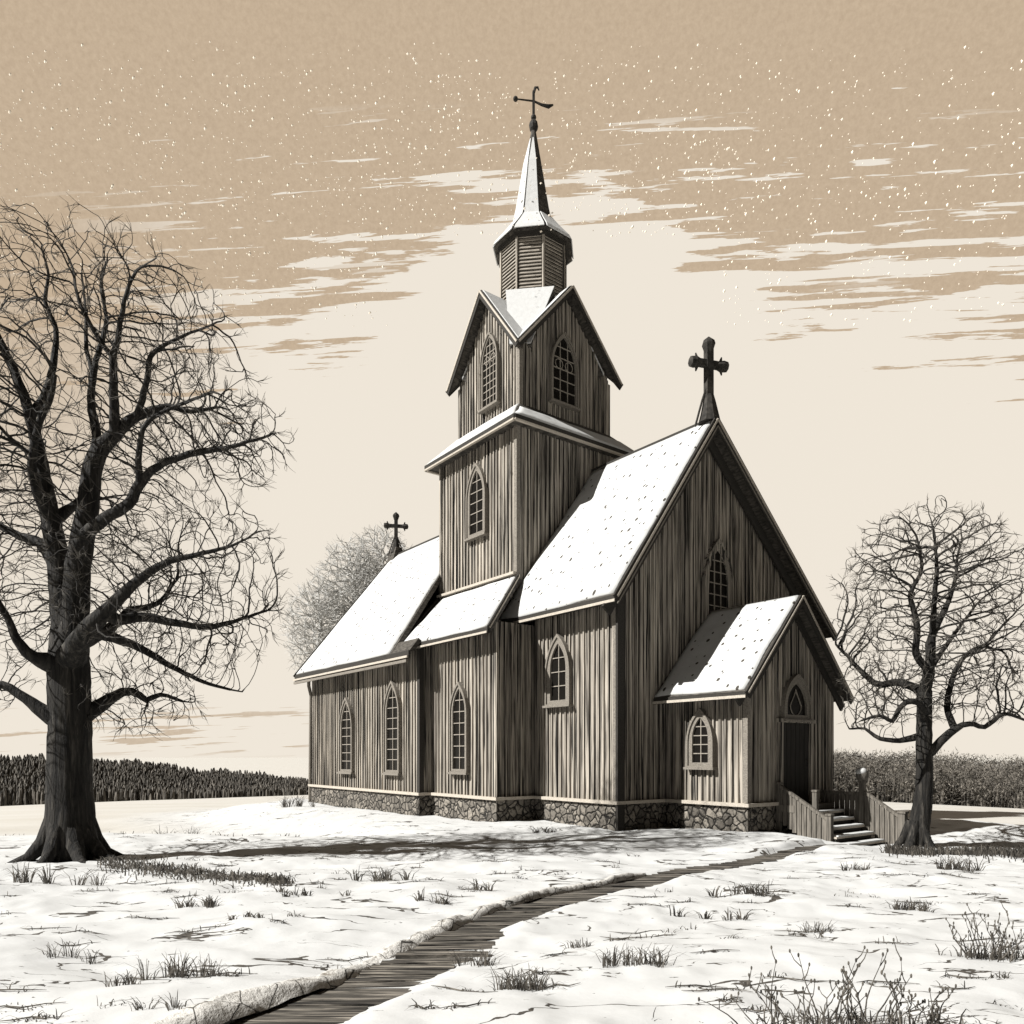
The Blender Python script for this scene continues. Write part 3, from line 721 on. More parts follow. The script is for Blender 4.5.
def tree(name, loc, limbs, attr, label, mats=(None,None), step=.17, dinf=1.3, dkill=.26, r0=.008, e=2.0, split=.03, seed=1, gnarl=.35, spray=2, roots=None, group=None, spray_len=.25):
    P, par, rad, nl = grow(limbs, attr, step, dinf, dkill, 130, gnarl, seed); n = len(P); g_ = random.Random(seed)
    ch = [[] for _ in range(n)]
    for i in range(n):
        if par[i] >= 0: ch[par[i]].append(i)
    r = np.zeros(n)
    for i in range(n-1,-1,-1):
        r[i] = max(r0, sum(r[c]**e for c in ch[i])**(1/e)) if ch[i] else r0
    lim = np.zeros(n, bool); lim[:nl] = True
    r = np.where(lim & (rad > 0), np.maximum(rad, np.minimum(r, rad*1.15)), np.minimum(r, .075))
    # no child thicker than its parent
    for i in range(n):
        if par[i] >= 0: r[i] = min(r[i], r[par[i]])
    root = empty(name, loc); tag(root, label, 'tree', group)
    T = MB(); C = MB(); Y_ = MB(); stack = [(0,-1)]
    while stack:
        s0, pr = stack.pop(); chain = [] if pr < 0 else [pr]; i = s0
        while True:
            chain.append(i)
            if not ch[i]: break
            big = max(ch[i], key=lambda c: r[c])
            for c in ch[i]:
                if c != big: stack.append((c, i))
            i = big
        rr = [r[c] for c in chain]
        if pr >= 0: rr[0] = min(rr[0], rr[1]*1.3)
        # cut where the chain turns from limb to twig
        k = 0
        while k < len(chain) and rr[k] > split: k += 1
        if k >= 2: T.tube([P[c] for c in chain[:k+1]], rr[:k+1], 10 if max(rr) > .15 else 7, cap=False)
        rest = chain[max(k-1,0):] if k >= 2 else chain; r2 = rr[max(k-1,0):] if k >= 2 else rr
        if len(rest) >= 2: C.tube([P[c] for c in rest], r2, 4, cap=False)
        if not ch[i] and spray:
            d = Vector(P[i]-P[par[i]]).normalized()
            for q in range(spray):
                v = (d+Vector((g_.gauss(0,.42),g_.gauss(0,.42),g_.gauss(.08,.42)))).normalized(); L = spray_len*g_.uniform(.5,1.3)
                w = (v+Vector((g_.gauss(0,.35),g_.gauss(0,.35),g_.gauss(.1,.35)))).normalized()
                p = Vector(P[i]); Y_.tube([p, p+v*L*.5, p+v*L*.5+w*L*.5], [r0*.75,r0*.6,r0*.3], 3, cap=False)
    for rt in roots or []: T.tube([x[:3] for x in rt], [x[3] for x in rt], 8, cap=False)
    T.build('trunk', mats[0] or M['bark'], root, smooth=True, fixn=False); cr_ = C.build('crown', mats[1] or M['twig'], root, smooth=False, fixn=False); Y_.build('twigs', mats[1] or M['finetwig'], cr_, fixn=False)
    print(name, n, 'nodes', len(T.f), len(C.f)); return root

def ell(n, c, r, g_, hollow=0):
    v = g_.normal(0,1,(n,3)); v /= np.linalg.norm(v,axis=1)[:,None]; k = (hollow+(1-hollow)*g_.random(n))**(1/2.6)
    return np.array(c)+v*k[:,None]*np.array(r)
# large oak at the left
TY = 14.4; k_ = TY/752; TX = (70-512)*k_
def lp(px, py, dep, rpx): return ((px-512)*k_-TX, dep, (755-py)*k_+2.0, (rpx if rpx > 8 else rpx*(.62+.38*rpx/8))*k_)
b0 = gz(TX,TY)
limbs = [
 [lp(72,866,0,25),lp(71,840,0,25),lp(70,790,0,21.5),lp(70,720,0,20),lp(69,665,0,20)],
 [lp(69,665,0,20),lp(62,625,.1,13.5),lp(56,575,.15,12),lp(48,520,.1,9.5),lp(42,470,0,7.5),lp(34,420,-.1,6),lp(22,380,-.2,5),lp(4,340,-.2,3.5),lp(-14,300,-.3,2.5)],
 [lp(34,420,-.1,5),lp(38,380,.3,4.5),lp(42,345,.4,4),lp(40,315,.5,3.2),lp(32,285,.4,2.6),lp(36,262,.4,2),lp(28,235,.4,1.4)],
 [lp(69,665,0,20),lp(78,625,-.1,13.5),lp(84,570,-.2,12),lp(90,515,-.1,10.5),lp(95,460,0,9),lp(112,432,.1,7),lp(132,412,.2,5.5),lp(160,400,.3,4),lp(182,402,.4,2.6),lp(205,396,.5,1.8)],
 [lp(95,460,0,8),lp(88,430,.3,5),lp(80,395,.4,4.2),lp(79,360,.5,3.6),lp(86,320,.6,3.2),lp(90,300,.6,2.6),lp(84,268,.6,2),lp(90,240,.6,1.6)],
 [lp(112,432,.1,6),lp(122,395,-.3,5),lp(127,372,-.5,4),lp(133,345,-.5,3),lp(140,320,-.6,2.4),lp(152,290,-.6,1.6)],
 [lp(127,372,-.5,3.2),lp(115,352,-.7,2.6),lp(104,328,-.8,2),lp(98,300,-.8,1.5)],
 [lp(79,360,.5,3),lp(66,330,.7,2.6),lp(62,290,.8,2.2),lp(58,250,.8,1.5)],
 [lp(132,412,.2,4.5),lp(152,385,-.2,3.5),lp(158,365,-.3,2.8),lp(172,358,-.4,2.4),lp(200,345,-.4,1.6),lp(225,335,-.4,1.2)],
 [lp(84,570,-.2,10),lp(96,548,-.5,7),lp(125,530,-.7,6),lp(150,518,-.8,5.5),lp(160,500,-.8,5),lp(180,484,-.9,4.2),lp(210,473,-.9,3.6),lp(250,468,-1,2.6),lp(285,458,-1,1.6)],
 [lp(160,500,-.8,4),lp(168,470,-1.1,3),lp(178,450,-1.2,2.4),lp(205,435,-1.2,2),lp(240,425,-1.3,1.3)],
 [lp(48,520,.1,8),lp(60,500,.4,5),lp(72,488,.5,4.4),lp(82,496,.4,4)],
 [lp(48,520,.1,8),lp(46,480,-.4,5),lp(58,440,-.6,4),lp(72,418,-.7,3.4),lp(78,395,-.7,2.2)],
 [lp(69,665,0,18),lp(88,650,-.4,11),lp(110,634,-.7,9),lp(132,616,-.8,7),lp(156,596,-.9,5.5),lp(188,577,-1,4),lp(220,570,-1.1,3),lp(255,563,-1.2,1.7),lp(280,550,-1.2,1.2)],
 [lp(88,650,-.4,8),lp(102,622,.4,5.5),lp(114,604,.6,4.5),lp(124,600,.8,4),lp(140,590,.9,3),lp(150,570,1,2.2)],
 [lp(132,628,-.7,6.5),lp(152,620,-.3,5.5),lp(180,625,-.2,4.5),lp(208,627,0,3.5),lp(235,621,0,2.4),lp(268,610,0,1.4)],
 [lp(110,636,-.7,7),lp(125,642,.2,5),lp(142,652,.4,4.5),lp(165,667,.6,3.6),lp(192,680,.8,2.6),lp(225,688,.9,1.5)],
 [lp(70,720,0,15),lp(90,708,.2,8),lp(104,694,.4,6),lp(118,689,.5,5),lp(134,698,.5,4),lp(146,692,.6,3),lp(172,700,.7,1.6)],
 [lp(70,725,0,15),lp(50,712,-.2,7.5),lp(36,700,-.3,5.5),lp(16,687,-.4,4.5),lp(0,692,-.5,4),lp(-40,684,-.6,2.6),lp(-70,670,-.6,1.6)],
 [lp(66,668,0,15),lp(50,660,-.5,6.5),lp(38,645,-.6,5),lp(32,625,-.7,4),lp(20,600,-.8,2.6),lp(8,585,-.8,1.5)],
 [lp(56,575,.15,10),lp(44,560,.3,7),lp(24,536,.5,6),lp(0,527,.6,5),lp(-35,510,.7,3.6),lp(-70,495,.8,2)],
 [lp(62,625,.1,11),lp(48,612,.6,5),lp(35,594,.9,4),lp(22,572,1,2.5)],
 [lp(42,470,0,6),lp(25,458,.5,4.5),lp(10,440,.8,3.5),lp(-15,425,1,2.6),lp(-45,395,1,1.6)],
]
g_ = np.random.default_rng(3)
def pe(n, px, py, rx, rz, dep, ry, hol=0): return ell(n, ((px-512)*k_-TX, dep, (755-py)*k_+2), (rx*k_, ry, rz*k_), g_, hol)
attr = np.concatenate([pe(4300,66,400,192,172,0,2.7,.15), pe(2100,178,588,112,104,-.2,2.0), pe(1300,-35,600,110,110,0,2.0), pe(480,128,697,72,36,.2,1.1), pe(900,232,455,74,46,-.6,1.1)])
# irregular outline: carve bites out of the crown
bite = vnoise(attr[:,0]*.8, attr[:,2]*.8, 31)+vnoise(attr[:,0]*1.7+attr[:,1], attr[:,2]*1.7, 32)*.5
attr = attr[bite > -.30]
roots = []
for an,L in ((-.2,.9),(.7,.7),(1.9,.8),(2.9,.9),(3.8,.8),(4.6,.7),(5.4,1.0)):
    c,s_ = math.cos(an),math.sin(an); zb = b0
    roots.append([(c*.2,s_*.2,zb+.9,.20),(c*.42,s_*.40,zb+.35,.17),(c*(.42+L*.35),s_*(.4+L*.3),zb+.08,.11),(c*(.4+L),s_*(.4+L*.8),zb-.10,.05)])
tree('bare_oak_tree', (TX,TY,0), limbs, attr, 'big gnarled bare oak tree standing alone at the left of the snowfield', roots=roots, seed=5, r0=.0072, dkill=.19, step=.12, dinf=1.2, spray=5, gnarl=.20, spray_len=.27)
# smaller tree right of the porch
TX2, TY2 = 10.0, 18.6; k2 = TY2/752
def lp2(px, py, dep, rpx): return ((px-512)*k2-TX2, dep, (755-py)*k2+2.0, rpx*k2*.74)
limbs2 = [
 [lp2(915,850,0,15),lp2(917,838,0,12.5),lp2(924,790,0,9.5),lp2(924,735,0,8.5),lp2(925,692,0,8)],
 [lp2(925,692,0,8),lp2(932,668,.1,5.5),lp2(934,644,.2,4.6),lp2(945,621,.3,3.8),lp2(960,593,.4,2.6),lp2(967,562,.4,1.6)],
 [lp2(925,692,0,8),lp2(927,652,-.2,4.2),lp2(927,609,-.3,3),lp2(930,574,-.3,2.2),lp2(928,545,-.3,1.3)],
 [lp2(925,692,0,8),lp2(918,672,-.4,4.6),lp2(905,656,-.5,4),lp2(904,629,-.6,3.2),lp2(898,600,-.6,2.6),lp2(908,575,-.6,2),lp2(905,550,-.6,1.2)],
 [lp2(925,692,0,7),lp2(908,681,.4,4.6),lp2(890,682,.6,3.8),lp2(874,668,.7,3),lp2(862,652,.8,2),lp2(850,640,.8,1.2)],
 [lp2(923,722,0,7),lp2(916,711,-.3,4.4),lp2(905,703,-.5,4),lp2(889,707,-.6,3.4),lp2(880,722,-.6,3),lp2(866,717,-.7,2.2),lp2(848,722,-.7,1.2)],
 [lp2(924,735,0,6),lp2(908,740,.4,3.8),lp2(890,738,.5,3),lp2(876,728,.6,2),lp2(860,728,.6,1.2)],
 [lp2(924,758,0,7),lp2(932,746,-.2,5),lp2(945,730,-.4,4.4),lp2(957,724,-.5,3.6),lp2(972,728,-.5,3),lp2(988,715,-.6,2.4),lp2(1012,722,-.6,1.5),lp2(1030,716,-.6,1)],
 [lp2(945,730,-.4,4.2),lp2(952,706,.2,3.6),lp2(960,676,.3,3),lp2(973,656,.4,2.6),lp2(992,644,.5,2),lp2(1015,648,.5,1.2)],
 [lp2(932,668,.1,4.5),lp2(946,660,.5,3.4),lp2(960,645,.7,2.8),lp2(980,620,.8,2),lp2(995,600,.8,1.3)],
]
attr2 = np.concatenate([ell(3000,((930-512)*k2-TX2,0,(755-615)*k2+2),(2.5,2.1,2.75),g_,.2), ell(330,((872-512)*k2-TX2,0,(755-700)*k2+2),(1.0,1.0,.8),g_), ell(330,((995-512)*k2-TX2,0,(755-690)*k2+2),(1.0,1.0,.8),g_)])
attr2 = attr2[attr2[:,0] > (846-512)*k2-TX2]
tree('bare_oak_tree', (TX2,TY2,0), limbs2, attr2, 'smaller bare round-crowned tree just right of the porch steps', roots=[[(c*.1,s_*.1,.35,.14),(c*.3,s_*.3,-.1,.10),(c*.6,s_*.6,-.45,.04)] for c,s_ in [(math.cos(q),math.sin(q)) for q in (0.3,1.6,2.7,3.9,5.2)]],
     seed=9, r0=.0085, dkill=.17, dinf=1.0, step=.12, spray=5, spray_len=.22, gnarl=.2, split=.025)
# trees beyond the church; distance haze is put into their pale twig colour
for (px,py,rx,rz,sd,lab) in ((318,632,31,48,1,'lowest and leftmost of the haze-coloured pale trees behind the church'),(352,600,36,58,2,'middle of the haze-coloured pale trees behind the church roof'),(382,585,34,56,3,'tallest haze-coloured pale tree just left of the small rear cross')):
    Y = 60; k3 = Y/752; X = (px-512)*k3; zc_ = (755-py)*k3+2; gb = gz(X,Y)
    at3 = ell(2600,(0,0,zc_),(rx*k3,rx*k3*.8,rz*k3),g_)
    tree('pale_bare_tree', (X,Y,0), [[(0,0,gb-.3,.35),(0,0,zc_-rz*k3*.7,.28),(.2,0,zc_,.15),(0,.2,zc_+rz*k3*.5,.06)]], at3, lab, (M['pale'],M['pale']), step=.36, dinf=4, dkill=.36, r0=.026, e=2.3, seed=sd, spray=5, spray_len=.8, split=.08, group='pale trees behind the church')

# ------------------------------------------------------------------ far woods
def wood(name, az0, az1, d0, d1, n, hfun, mat, label, conifer, rise):
    mb = MB(); sl = MB(); K1 = 40
    for i in range(K1+1):
        a = R(az0-6+(az1-az0+12)*i/K1)
        for j in range(5):
            f = j/4; d = d0-2+(d1-d0+4)*f; sl.v.append((d*math.tan(a), d, gz(d*math.tan(a),d)-.6+rise(math.degrees(a))*f))
    for i in range(K1):
        for j in range(4): b = i*5+j; sl.f.append((b,b+5,b+6,b+1))
    so = sl.build('wooded_slope', M['soil'], smooth=True, fixn=False); so['kind'] = 'structure'; g = random.Random(name+str(n))
    for i in range(n):
        a = R(g.uniform(az0,az1)); d = d0+(d1-d0)*g.random(); x = d*math.sin(a)/math.cos(a) if False else d*math.tan(a); y = d
        z = gz(x,y)-.4+rise(math.degrees(a))*(d-d0+2)/(d1-d0+4); h = hfun(math.degrees(a))*g.uniform(.84,1.03)
        if conifer:
            h *= g.choice((1,1,.97,.9,.84)); r = h*g.uniform(.06,.13); m = g.randint(5,6); tw = g.uniform(0,6)
            b = len(mb.v); lev = [(0,.75),(.30,1),(.33,.75),(.55,.85),(.58,.8),(.88,.6),(1,.22)]
            for f,k in lev:
                for j in range(m):
                    an = tw+2*PI*j/m; q = r*k*g.uniform(.7,1.3); mb.v.append((x+q*math.cos(an), y+q*math.sin(an), z+h*f))
            for l in range(len(lev)-1):
                for j in range(m): p = b+l*m+j; q = b+l*m+(j+1)%m; mb.f.append((p,q,q+m,p+m))
        else:
            r = h*.30
            mb.tube([(x,y,z),(x+g.uniform(-.3,.3),y,z+h*.6)],[.12,.05],4,cap=False)
            for q in range(70):
                th = g.uniform(0,2*PI); ph = math.acos(g.uniform(-1,1)); rr = g.random()**.4
                c = Vector((x+r*rr*math.sin(ph)*math.cos(th), y+r*rr*math.sin(ph)*math.sin(th), z+h*.50+h*.50*rr*math.cos(ph)))
                d1_ = Vector((g.gauss(0,1),g.gauss(0,1),g.gauss(.5,1))).normalized()*g.uniform(.25,.65); d2 = Vector((g.gauss(0,1),g.gauss(0,1),g.gauss(0,1))).normalized()*g.uniform(.06,.18)
                mb.poly([c,c+d1_,c+d2])
    o = mb.build(name, mat, fixn=False); tag(o, label, 'wood', kind='stuff')
wood('conifer_wood', -52, 4, 126, 176, 16000, lambda a: 4.0 if a < -30 else 4.0-(a+30)*.04, M['wood_far'], 'dark dense conifer wood along the far side of the snowy field', True, lambda a: (6.9 if a < -30 else max(2.2, 6.9-(a+30)*.33))+.28*math.sin(a*.9)+.2*math.sin(a*2.3))
wood('bare_thicket', 14, 52, 78, 112, 2600, lambda a: 5.6, M['wood_right'], 'dark bushy thicket behind the small tree and the porch', False, lambda a: 4.3+.35*math.sin(a*.7)+.2*math.sin(a*2.1))

# ------------------------------------------------------------------ grasses, shrubs, litter
def blades(mb, x, y, n, spread, h, lean=.5, sq=.5, w=.007, rr=random):
    """arching blades fanning out of a few close clumps"""
    nc = max(1, n//13)
    cl = [(x+rr.gauss(0,spread), y+rr.gauss(0,spread*sq*.6)) for _ in range(nc)]
    for i in range(n):
        cx, cy = cl[i % nc]; ux = rr.gauss(0,1); bx = cx+ux*.035*(1 if n > 1 else 0); by = cy+rr.gauss(0,.02); bz = gz(bx,by)-.02
        L = h*rr.uniform(.35,1.15); le = rr.uniform(0,1)**.7*lean*2.2; d = Vector((max(-1,min(1,ux*.7+rr.gauss(0,.5))), rr.gauss(0,.35), 0))
        p = [Vector((bx,by,bz)), Vector((bx,by,bz+L*.42))+d*le*L*.18, Vector((bx,by,bz+L*(.78-.15*le)))+d*le*L*.55, Vector((bx,by,bz+L*(.95-.45*le)))+d*le*L*1.05]
        ww = w*rr.uniform(.6,1.25); c = Vector((1,rr.uniform(-.3,.3),0)).normalized(); b = len(mb.v)
        mb.v += [tuple(p[0]-c*ww),tuple(p[0]+c*ww),tuple(p[1]+c*ww*.85),tuple(p[1]-c*ww*.85),tuple(p[2]+c*ww*.55),tuple(p[2]-c*ww*.55),tuple(p[3])]
        mb.f += [(b,b+1,b+2,b+3),(b+3,b+2,b+4,b+5),(b+5,b+4,b+6)]
tufts = [
 (180,980,70,.30,.26,'broad dry grass tuft alone on the snow left of the path bottom'),
 (118,992,26,.10,.16,'small round grass tuft nearest the lower left corner'),
 (168,1020,22,.09,.15,'small dry tuft beside the nearest stones of the path edging'),
 (517,988,95,.21,.25,'curled bushy grass tuft on the right bank of the plank path'),
 (480,962,40,.12,.20,'short leaning grass tuft at the plank edge behind the curled bushy one'),
 (640,968,80,.24,.24,'spiky grass tuft midway between the plank path and the bottom right bushes'),
 (582,945,24,.10,.14,'little upright tuft above the curled one on the right bank'),
 (200,908,45,.30,.20,'dry tuft in front of the big oak, nearest to its trunk'),
 (40,885,60,.45,.36,'tall wispy grass at the left edge beside the oak roots'),
 (245,922,26,.22,.12,'low tuft below the grass strip standing in for the oak shadow'),
 (318,898,40,.34,.15,'low dark grass strip in the middle of the left snowfield'),
 (380,880,55,.40,.28,'weedy tuft on the snow crest below the church tower'),
 (488,890,18,.18,.22,'tiny tuft left of the path halfway to the church'),
 (550,832,40,.45,.22,'grass patch against the stone base under the nave window'),
 (760,895,55,.38,.22,'grass tuft between the path and the steps, right of the path'),
 (905,905,55,.42,.18,'low dark grass tuft on the right slope below the small tree'),
 (950,868,70,.40,.32,'rounded bushy grass clump below the small tree'),
 (850,872,30,.34,.16,'flat grass tuft in front of the porch steps'),
 (432,905,24,.16,.20,'small tuft just left of the stone edging at its middle'),
 (716,915,34,.22,.17,'low tuft just right of the narrowing plank path'),
 (812,930,34,.26,.17,'thin grass tuft alone in the middle of the right snow slope'),
 (62,958,30,.22,.20,'wispy tuft near the left edge, below the oak roots and above the lowest grasses'),
 (185,825,40,.6,.55,'tall weeds on the far crest right of the oak'),
 (290,806,60,.55,.60,'reeds beside the rear corner of the church'),
]
for (px,py,n,sp_,h,lab) in tufts:
    x,y = at(px,py); mb = MB(); blades(mb,x,y,int(n*1.7),sp_*.8,h*1.1,.6,.35,.0045 if y < 9 else .008)
    o = mb.build('grass_tuft', M['grass'], fixn=False); tag(o, lab, 'grass tuft', 'dry grass tufts in the snow')
# stuff: dark grassy banks, grass strip standing in for the oak shadow, litter
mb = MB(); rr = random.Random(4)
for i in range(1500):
    f = rr.random(); px = 100+f*190; py = 866+f*19+rr.gauss(0,4.5)*(1-.6*f); x,y = at(px,py); blades(mb,x,y,1,.05,.17,.6,.6,.011,rr)  # dark blades laid along the oak's cast shadow to stand in for it
for i in range(1700):
    px = rr.uniform(886,1040); py = 845+(px-886)*.055+rr.gauss(0,3.0); x,y = at(px,py); blades(mb,x,y,1,.05,.26,.4,.6,.013,rr)
for i in range(260):
    px = rr.uniform(-10,300); py = 829+rr.gauss(0,2); x,y = at(px,py); blades(mb,x,y,1,.05,.22,.4,.6,.012,rr)
o = mb.build('grass_bank_oak_shadow', M['grass'], fixn=False); tag(o,'dark dry grass along the crests, plus a grass strip standing in for the oak shadow','grass',kind='stuff')
mb = MB(); rr = random.Random(11)
for i in range(190):                      # short streaks of stubble along the drift edges
    px = rr.uniform(-20,1044); py = rr.choice([rr.uniform(838,900),rr.uniform(860,1024)])
    x,y = at(px,py); pxx,pw = path_at(y)
    s_,t_ = to_church(x,y)
    if abs(x-pxx) < pw+.35 or (s_ > -2.2 and t_ > -5 and s_ < 10): continue
    L = rr.uniform(.15,.5); sl = rr.uniform(-.15,.15)
    for q in range(int(rr.uniform(8,30))):
        u = rr.uniform(-.5,.5)*L; blades(mb,x+u,y+u*sl,1,.015,rr.choice([.05,.07,.12]),.8,.6,.006,rr)
    if rr.random() < .6:
        z = gz(x,y)+.012; pts = [Vector((x+(f-.5)*L*1.5, y+(f-.5)*L*sl*1.5+rr.gauss(0,.03), gz(x+(f-.5)*L*1.5, y+(f-.5)*L*sl*1.5)+.012)) for f in (0,.25,.5,.75,1)]
        mb.tube(pts, [.002,.006,.007,.005,.002], 4, cap=False)
o = mb.build('ground_litter', M['grass'], fixn=False); tag(o,'scattered stubble, twigs and dead leaves poking through the snow','litter',kind='stuff')
def shrub(px, py, n, h, spread, label, seed, bl=60):
    rr = random.Random(seed); x0,y0 = at(px,py); root = empty('bare_shrub',(x0,y0,0)); tag(root,label,'shrub','bare shrubs at the lower right')
    mb = MB(); bu = mb
    for i in range(n):
        bx = rr.gauss(0,spread*.35); by = rr.gauss(0,spread*.2); bz = gz(x0+bx,y0+by)-.03
        d = Vector((bx/spread*.9+rr.gauss(0,.3), rr.gauss(0,.25), 1)).normalized(); p = Vector((bx,by,bz)); L = h*rr.uniform(.5,1.1); pts = [p]; rd = [.0075]
        m = 6
        for k in range(m):
            d = (d+Vector((rr.gauss(0,.24),rr.gauss(0,.2),.05))).normalized(); p = p+d*L/m; pts.append(p); rd.append(.0075*(1-.75*(k+1)/m))
            if k >= 2 and rr.random() < .55:
                e = (d+Vector((rr.choice((-1,1))*rr.uniform(.5,1.0),rr.gauss(0,.4),.1))).normalized(); l2 = L*rr.uniform(.12,.28)
                q = [p, p+e*l2*.5, p+e*l2*.8+Vector((0,0,l2*.25))]; mb.tube(q,[.005,.004,.0025],4,cap=False); bu.ball(q[-1],.008,sz=2.0,nu=5,nv=4)
        mb.tube(pts, rd, 5, cap=False); bu.ball(pts[-1],.009,sz=2.0,nu=5,nv=4)
    mb.build('stems', M['finetwig'], root, fixn=False)
    g2 = MB()
    for i in range(bl):
        t2 = MB(); blades(t2, x0, y0, 1, spread*.55, h*.42, .5, .4, .006, rr); b = len(g2.v); g2.v += [(v[0]-x0,v[1]-y0,v[2]) for v in t2.v]; g2.f += [tuple(q+b for q in f) for f in t2.f]
    g2.build('dead_leaves', M['grass'], root, fixn=False)
shrub(862,1030,26,.52,.62,'widest bare budded shrub at the bottom edge, right of centre',1,110)
shrub(778,1030,11,.50,.26,'narrow upright bare shrub left of the widest one at the bottom edge',2,30)
shrub(992,960,26,.48,.36,'fan-shaped bare shrub at the right edge on a snow hump',3,120)
shrub(1000,1050,8,.2,.25,'little sprig in the lower right corner',4,14)
shrub(940,1028,8,.28,.24,'short forked shrub just right of the widest one at the bottom edge',5,20)

# falling snow
mb = MB(); rr = random.Random(21)
for i in range(4600):
    d = rr.uniform(16,45); ax = math.tan(R(rr.uniform(-46,46))); el = rr.betavariate(1.7,1.6)
    x = d*ax; v = .53+el*.42; z = 2+d*v; r_ = d/752*rr.choice([.5,.6,.7,.9,1.1,1.5])*rr.uniform(.7,1.1)
    if v < (.69 if -.16 < ax < .28 else .57): continue
    if rr.random() < .35 and ax > .35: continue
    b = len(mb.v); sz = rr.uniform(.8,1.4)
    mb.v += [(x+r_,d,z),(x-r_,d,z),(x,d+r_,z),(x,d-r_,z),(x+r_*.3,d,z+r_*sz),(x-r_*.3,d,z-r_*sz)]
    mb.f += [(b+a,b+c,b+e) for a,c,e in ((0,2,4),(2,1,4),(1,3,4),(3,0,4),(2,0,5),(1,2,5),(3,1,5),(0,3,5))]
o = mb.build('falling_snow', M['flake'], fixn=False); tag(o,'white snowflakes falling high in the tan sky','snow',kind='stuff')

# ------------------------------------------------------------------ sky, sun, camera
EXPO = .97; K = 2**-EXPO
def lin(c): return tuple(((x/255+.055)/1.055)**2.4*K for x in c)
w = bpy.data.worlds.new('World'); S.world = w; w.use_nodes = True; nt = w.node_tree; nt.nodes.clear()
class WT(NT):
    def __init__(s): s.t = nt
T_ = WT(); out = T_.n('ShaderNodeOutputWorld'); bg = T_.n('ShaderNodeBackground'); T_.l(bg.outputs[0], out.inputs[0]); bg.inputs[1].default_value = 1
tc = T_.n('ShaderNodeTexCoord'); sx = T_.n('ShaderNodeSeparateXYZ'); T_.l(tc.outputs['Generated'], sx.inputs[0])
az = T_.math('ARCTAN2', sx.outputs[0], sx.outputs[1]); el = T_.math('ARCSINE', sx.outputs[2])
def skyvec(ka, ke, tilt=0):
    cx = T_.n('ShaderNodeCombineXYZ'); T_.l(T_.math('MULTIPLY', az, ka), cx.inputs[0])
    T_.l(T_.math('MULTIPLY', T_.math('SUBTRACT', el, T_.math('MULTIPLY', az, tilt)), ke), cx.inputs[1]); return cx.outputs[0]
def smooth(x, a, b):
    o = T_.n('ShaderNodeMapRange', interpolation_type='SMOOTHSTEP'); T_.l(x, o.inputs[0]); o.inputs[1].default_value = a; o.inputs[2].default_value = b; return o.outputs[0]
# cloud sheet seen against the north: slopes p (right) and q (up) of the view direction
yy = T_.math('MAXIMUM', sx.outputs[1], .02); p_ = T_.math('DIVIDE', sx.outputs[0], yy); q_ = T_.math('DIVIDE', sx.outputs[2], yy)
def pq(kp, kq, tilt, off=0):
    cx = T_.n('ShaderNodeCombineXYZ'); T_.l(T_.math('MULTIPLY', p_, kp), cx.inputs[0])
    T_.l(T_.math('MULTIPLY', T_.math('SUBTRACT', q_, T_.math('MULTIPLY', p_, tilt)), kq), cx.inputs[1]); cx.inputs[2].default_value = off; return cx.outputs[0]
n1 = T_.noise(pq(3.2, 40, .06), 1.0, 6, .62, .25); n2 = T_.noise(pq(5.5, 120, .05, 4), 1.0, 4, .6, .2)
nz_ = T_.math('ADD', T_.math('MULTIPLY', n1, .72), T_.math('MULTIPLY', n2, .28))
edge = T_.math('SUBTRACT', .735, T_.math('ADD', T_.math('MULTIPLY', smooth(p_, -.0, -.25), .135), T_.math('MULTIPLY', smooth(p_, .12, .45), .125)))
wid = T_.math('ADD', .16, T_.math('ADD', T_.math('MULTIPLY', smooth(p_, -.05, -.3), .16), T_.math('MULTIPLY', smooth(p_, .2, .5), .24)))
amt = T_.math('DIVIDE', T_.math('SUBTRACT', q_, edge), wid)
val = T_.math('ADD', T_.math('SUBTRACT', nz_, .5), T_.math('MULTIPLY', amt, .25))
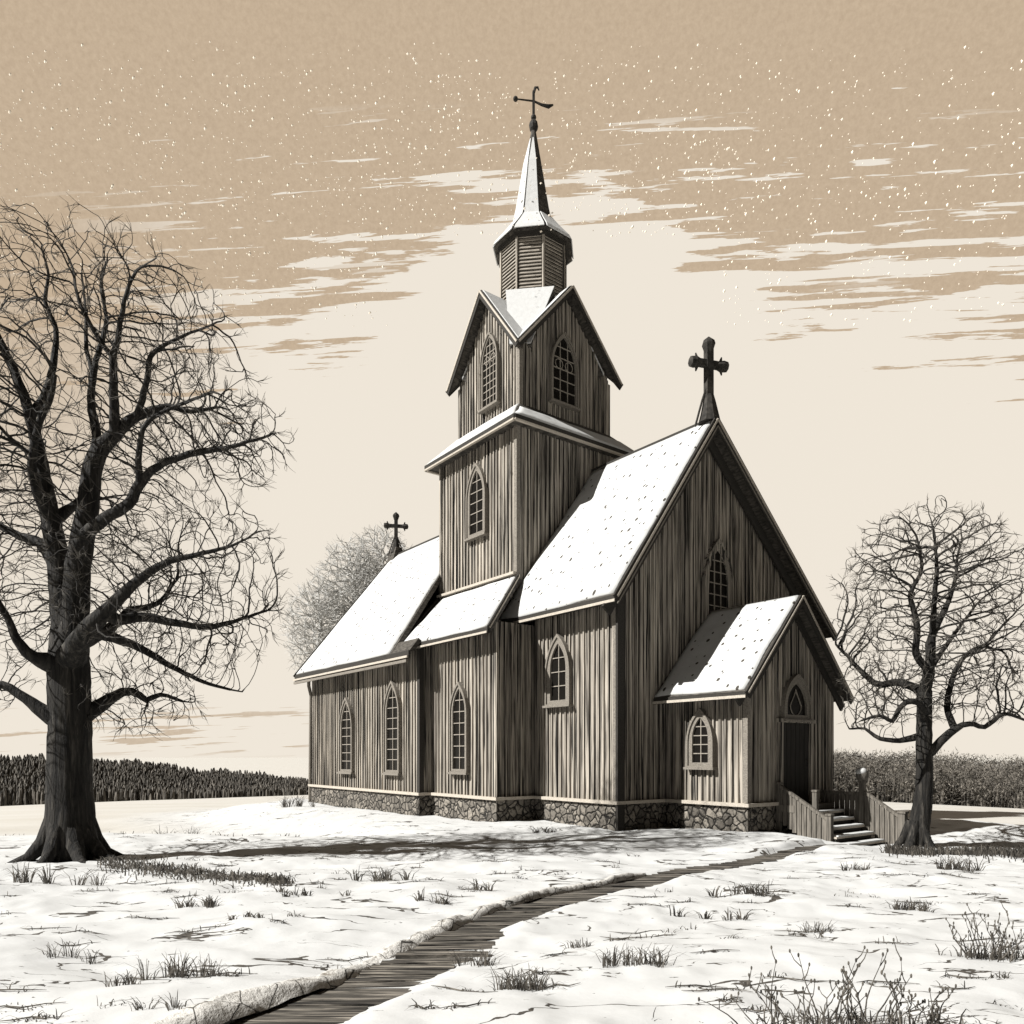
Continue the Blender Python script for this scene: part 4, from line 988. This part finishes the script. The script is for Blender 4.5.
# pale slivers inside the veil
n3 = T_.noise(pq(3.0, 46, .07, 9), 1.0, 5, .62, .2)
sl = T_.math('MULTIPLY', smooth(n3, .615, .627), T_.math('MULTIPLY', smooth(q_, .87, .82), smooth(q_, .60, .68)))
# thin low streaks at the far left
lowm = T_.math('MULTIPLY', T_.math('MULTIPLY', smooth(p_, -.24, -.30), T_.math('MULTIPLY', smooth(q_, .075, .05), smooth(q_, -.005, .01))), smooth(n2, .555, .575))
mask = T_.math('MAXIMUM', T_.math('MULTIPLY', smooth(val, .0, .012), T_.math('SUBTRACT', 1.0, sl)), T_.math('MULTIPLY', lowm, .8))
tanv = T_.noise(T_.co((60,60,60),'Generated'), 4, 4, .7)
tanc = T_.mix(T_.ramp(tanv,[(.3,0),(.7,1)]), lin((190,169,144)), lin((204,183,157)))
cream = T_.mix(smooth(el, .0, .5), lin((240,231,217)), lin((239,230,216)))
soft = T_.math('MULTIPLY', smooth(p_, -.30, -.62), T_.math('MULTIPLY', smooth(q_, .12, .60), .85))
skyc = T_.mix(mask, T_.mix(soft, cream, tanc), tanc)
# the bright winter sky lies ahead; unseen sky overhead and behind is darkened to deepen wall shade
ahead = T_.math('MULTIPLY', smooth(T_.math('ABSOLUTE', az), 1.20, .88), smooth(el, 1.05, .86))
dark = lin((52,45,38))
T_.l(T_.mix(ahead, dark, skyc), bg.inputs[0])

SE = R(40); SD = Vector((.94*math.cos(SE), .342*math.cos(SE), -math.sin(SE)))
sun = bpy.data.objects.new('sun', bpy.data.lights.new('sun','SUN')); COL.objects.link(sun)
sun.data.energy = 5.0; sun.data.angle = R(.5); sun.data.color = (1,.985,.955)
sun.rotation_euler = SD.to_track_quat('-Z','Y').to_euler(); sun.location = (-30,-20,40)
cam = bpy.data.objects.new('camera', bpy.data.cameras.new('camera')); COL.objects.link(cam)
cam.location = (0,0,2.0); cam.rotation_euler = (R(90),0,0)
cam.data.sensor_width = 36; cam.data.lens = 752/1024*36; cam.data.shift_y = 243/1024; cam.data.clip_end = 6000; cam.data.clip_start = .05
S.camera = cam
S.view_settings.view_transform = 'Standard'; S.view_settings.look = 'None'; S.view_settings.exposure = EXPO; S.view_settings.gamma = 1
S.cycles.max_bounces = 6
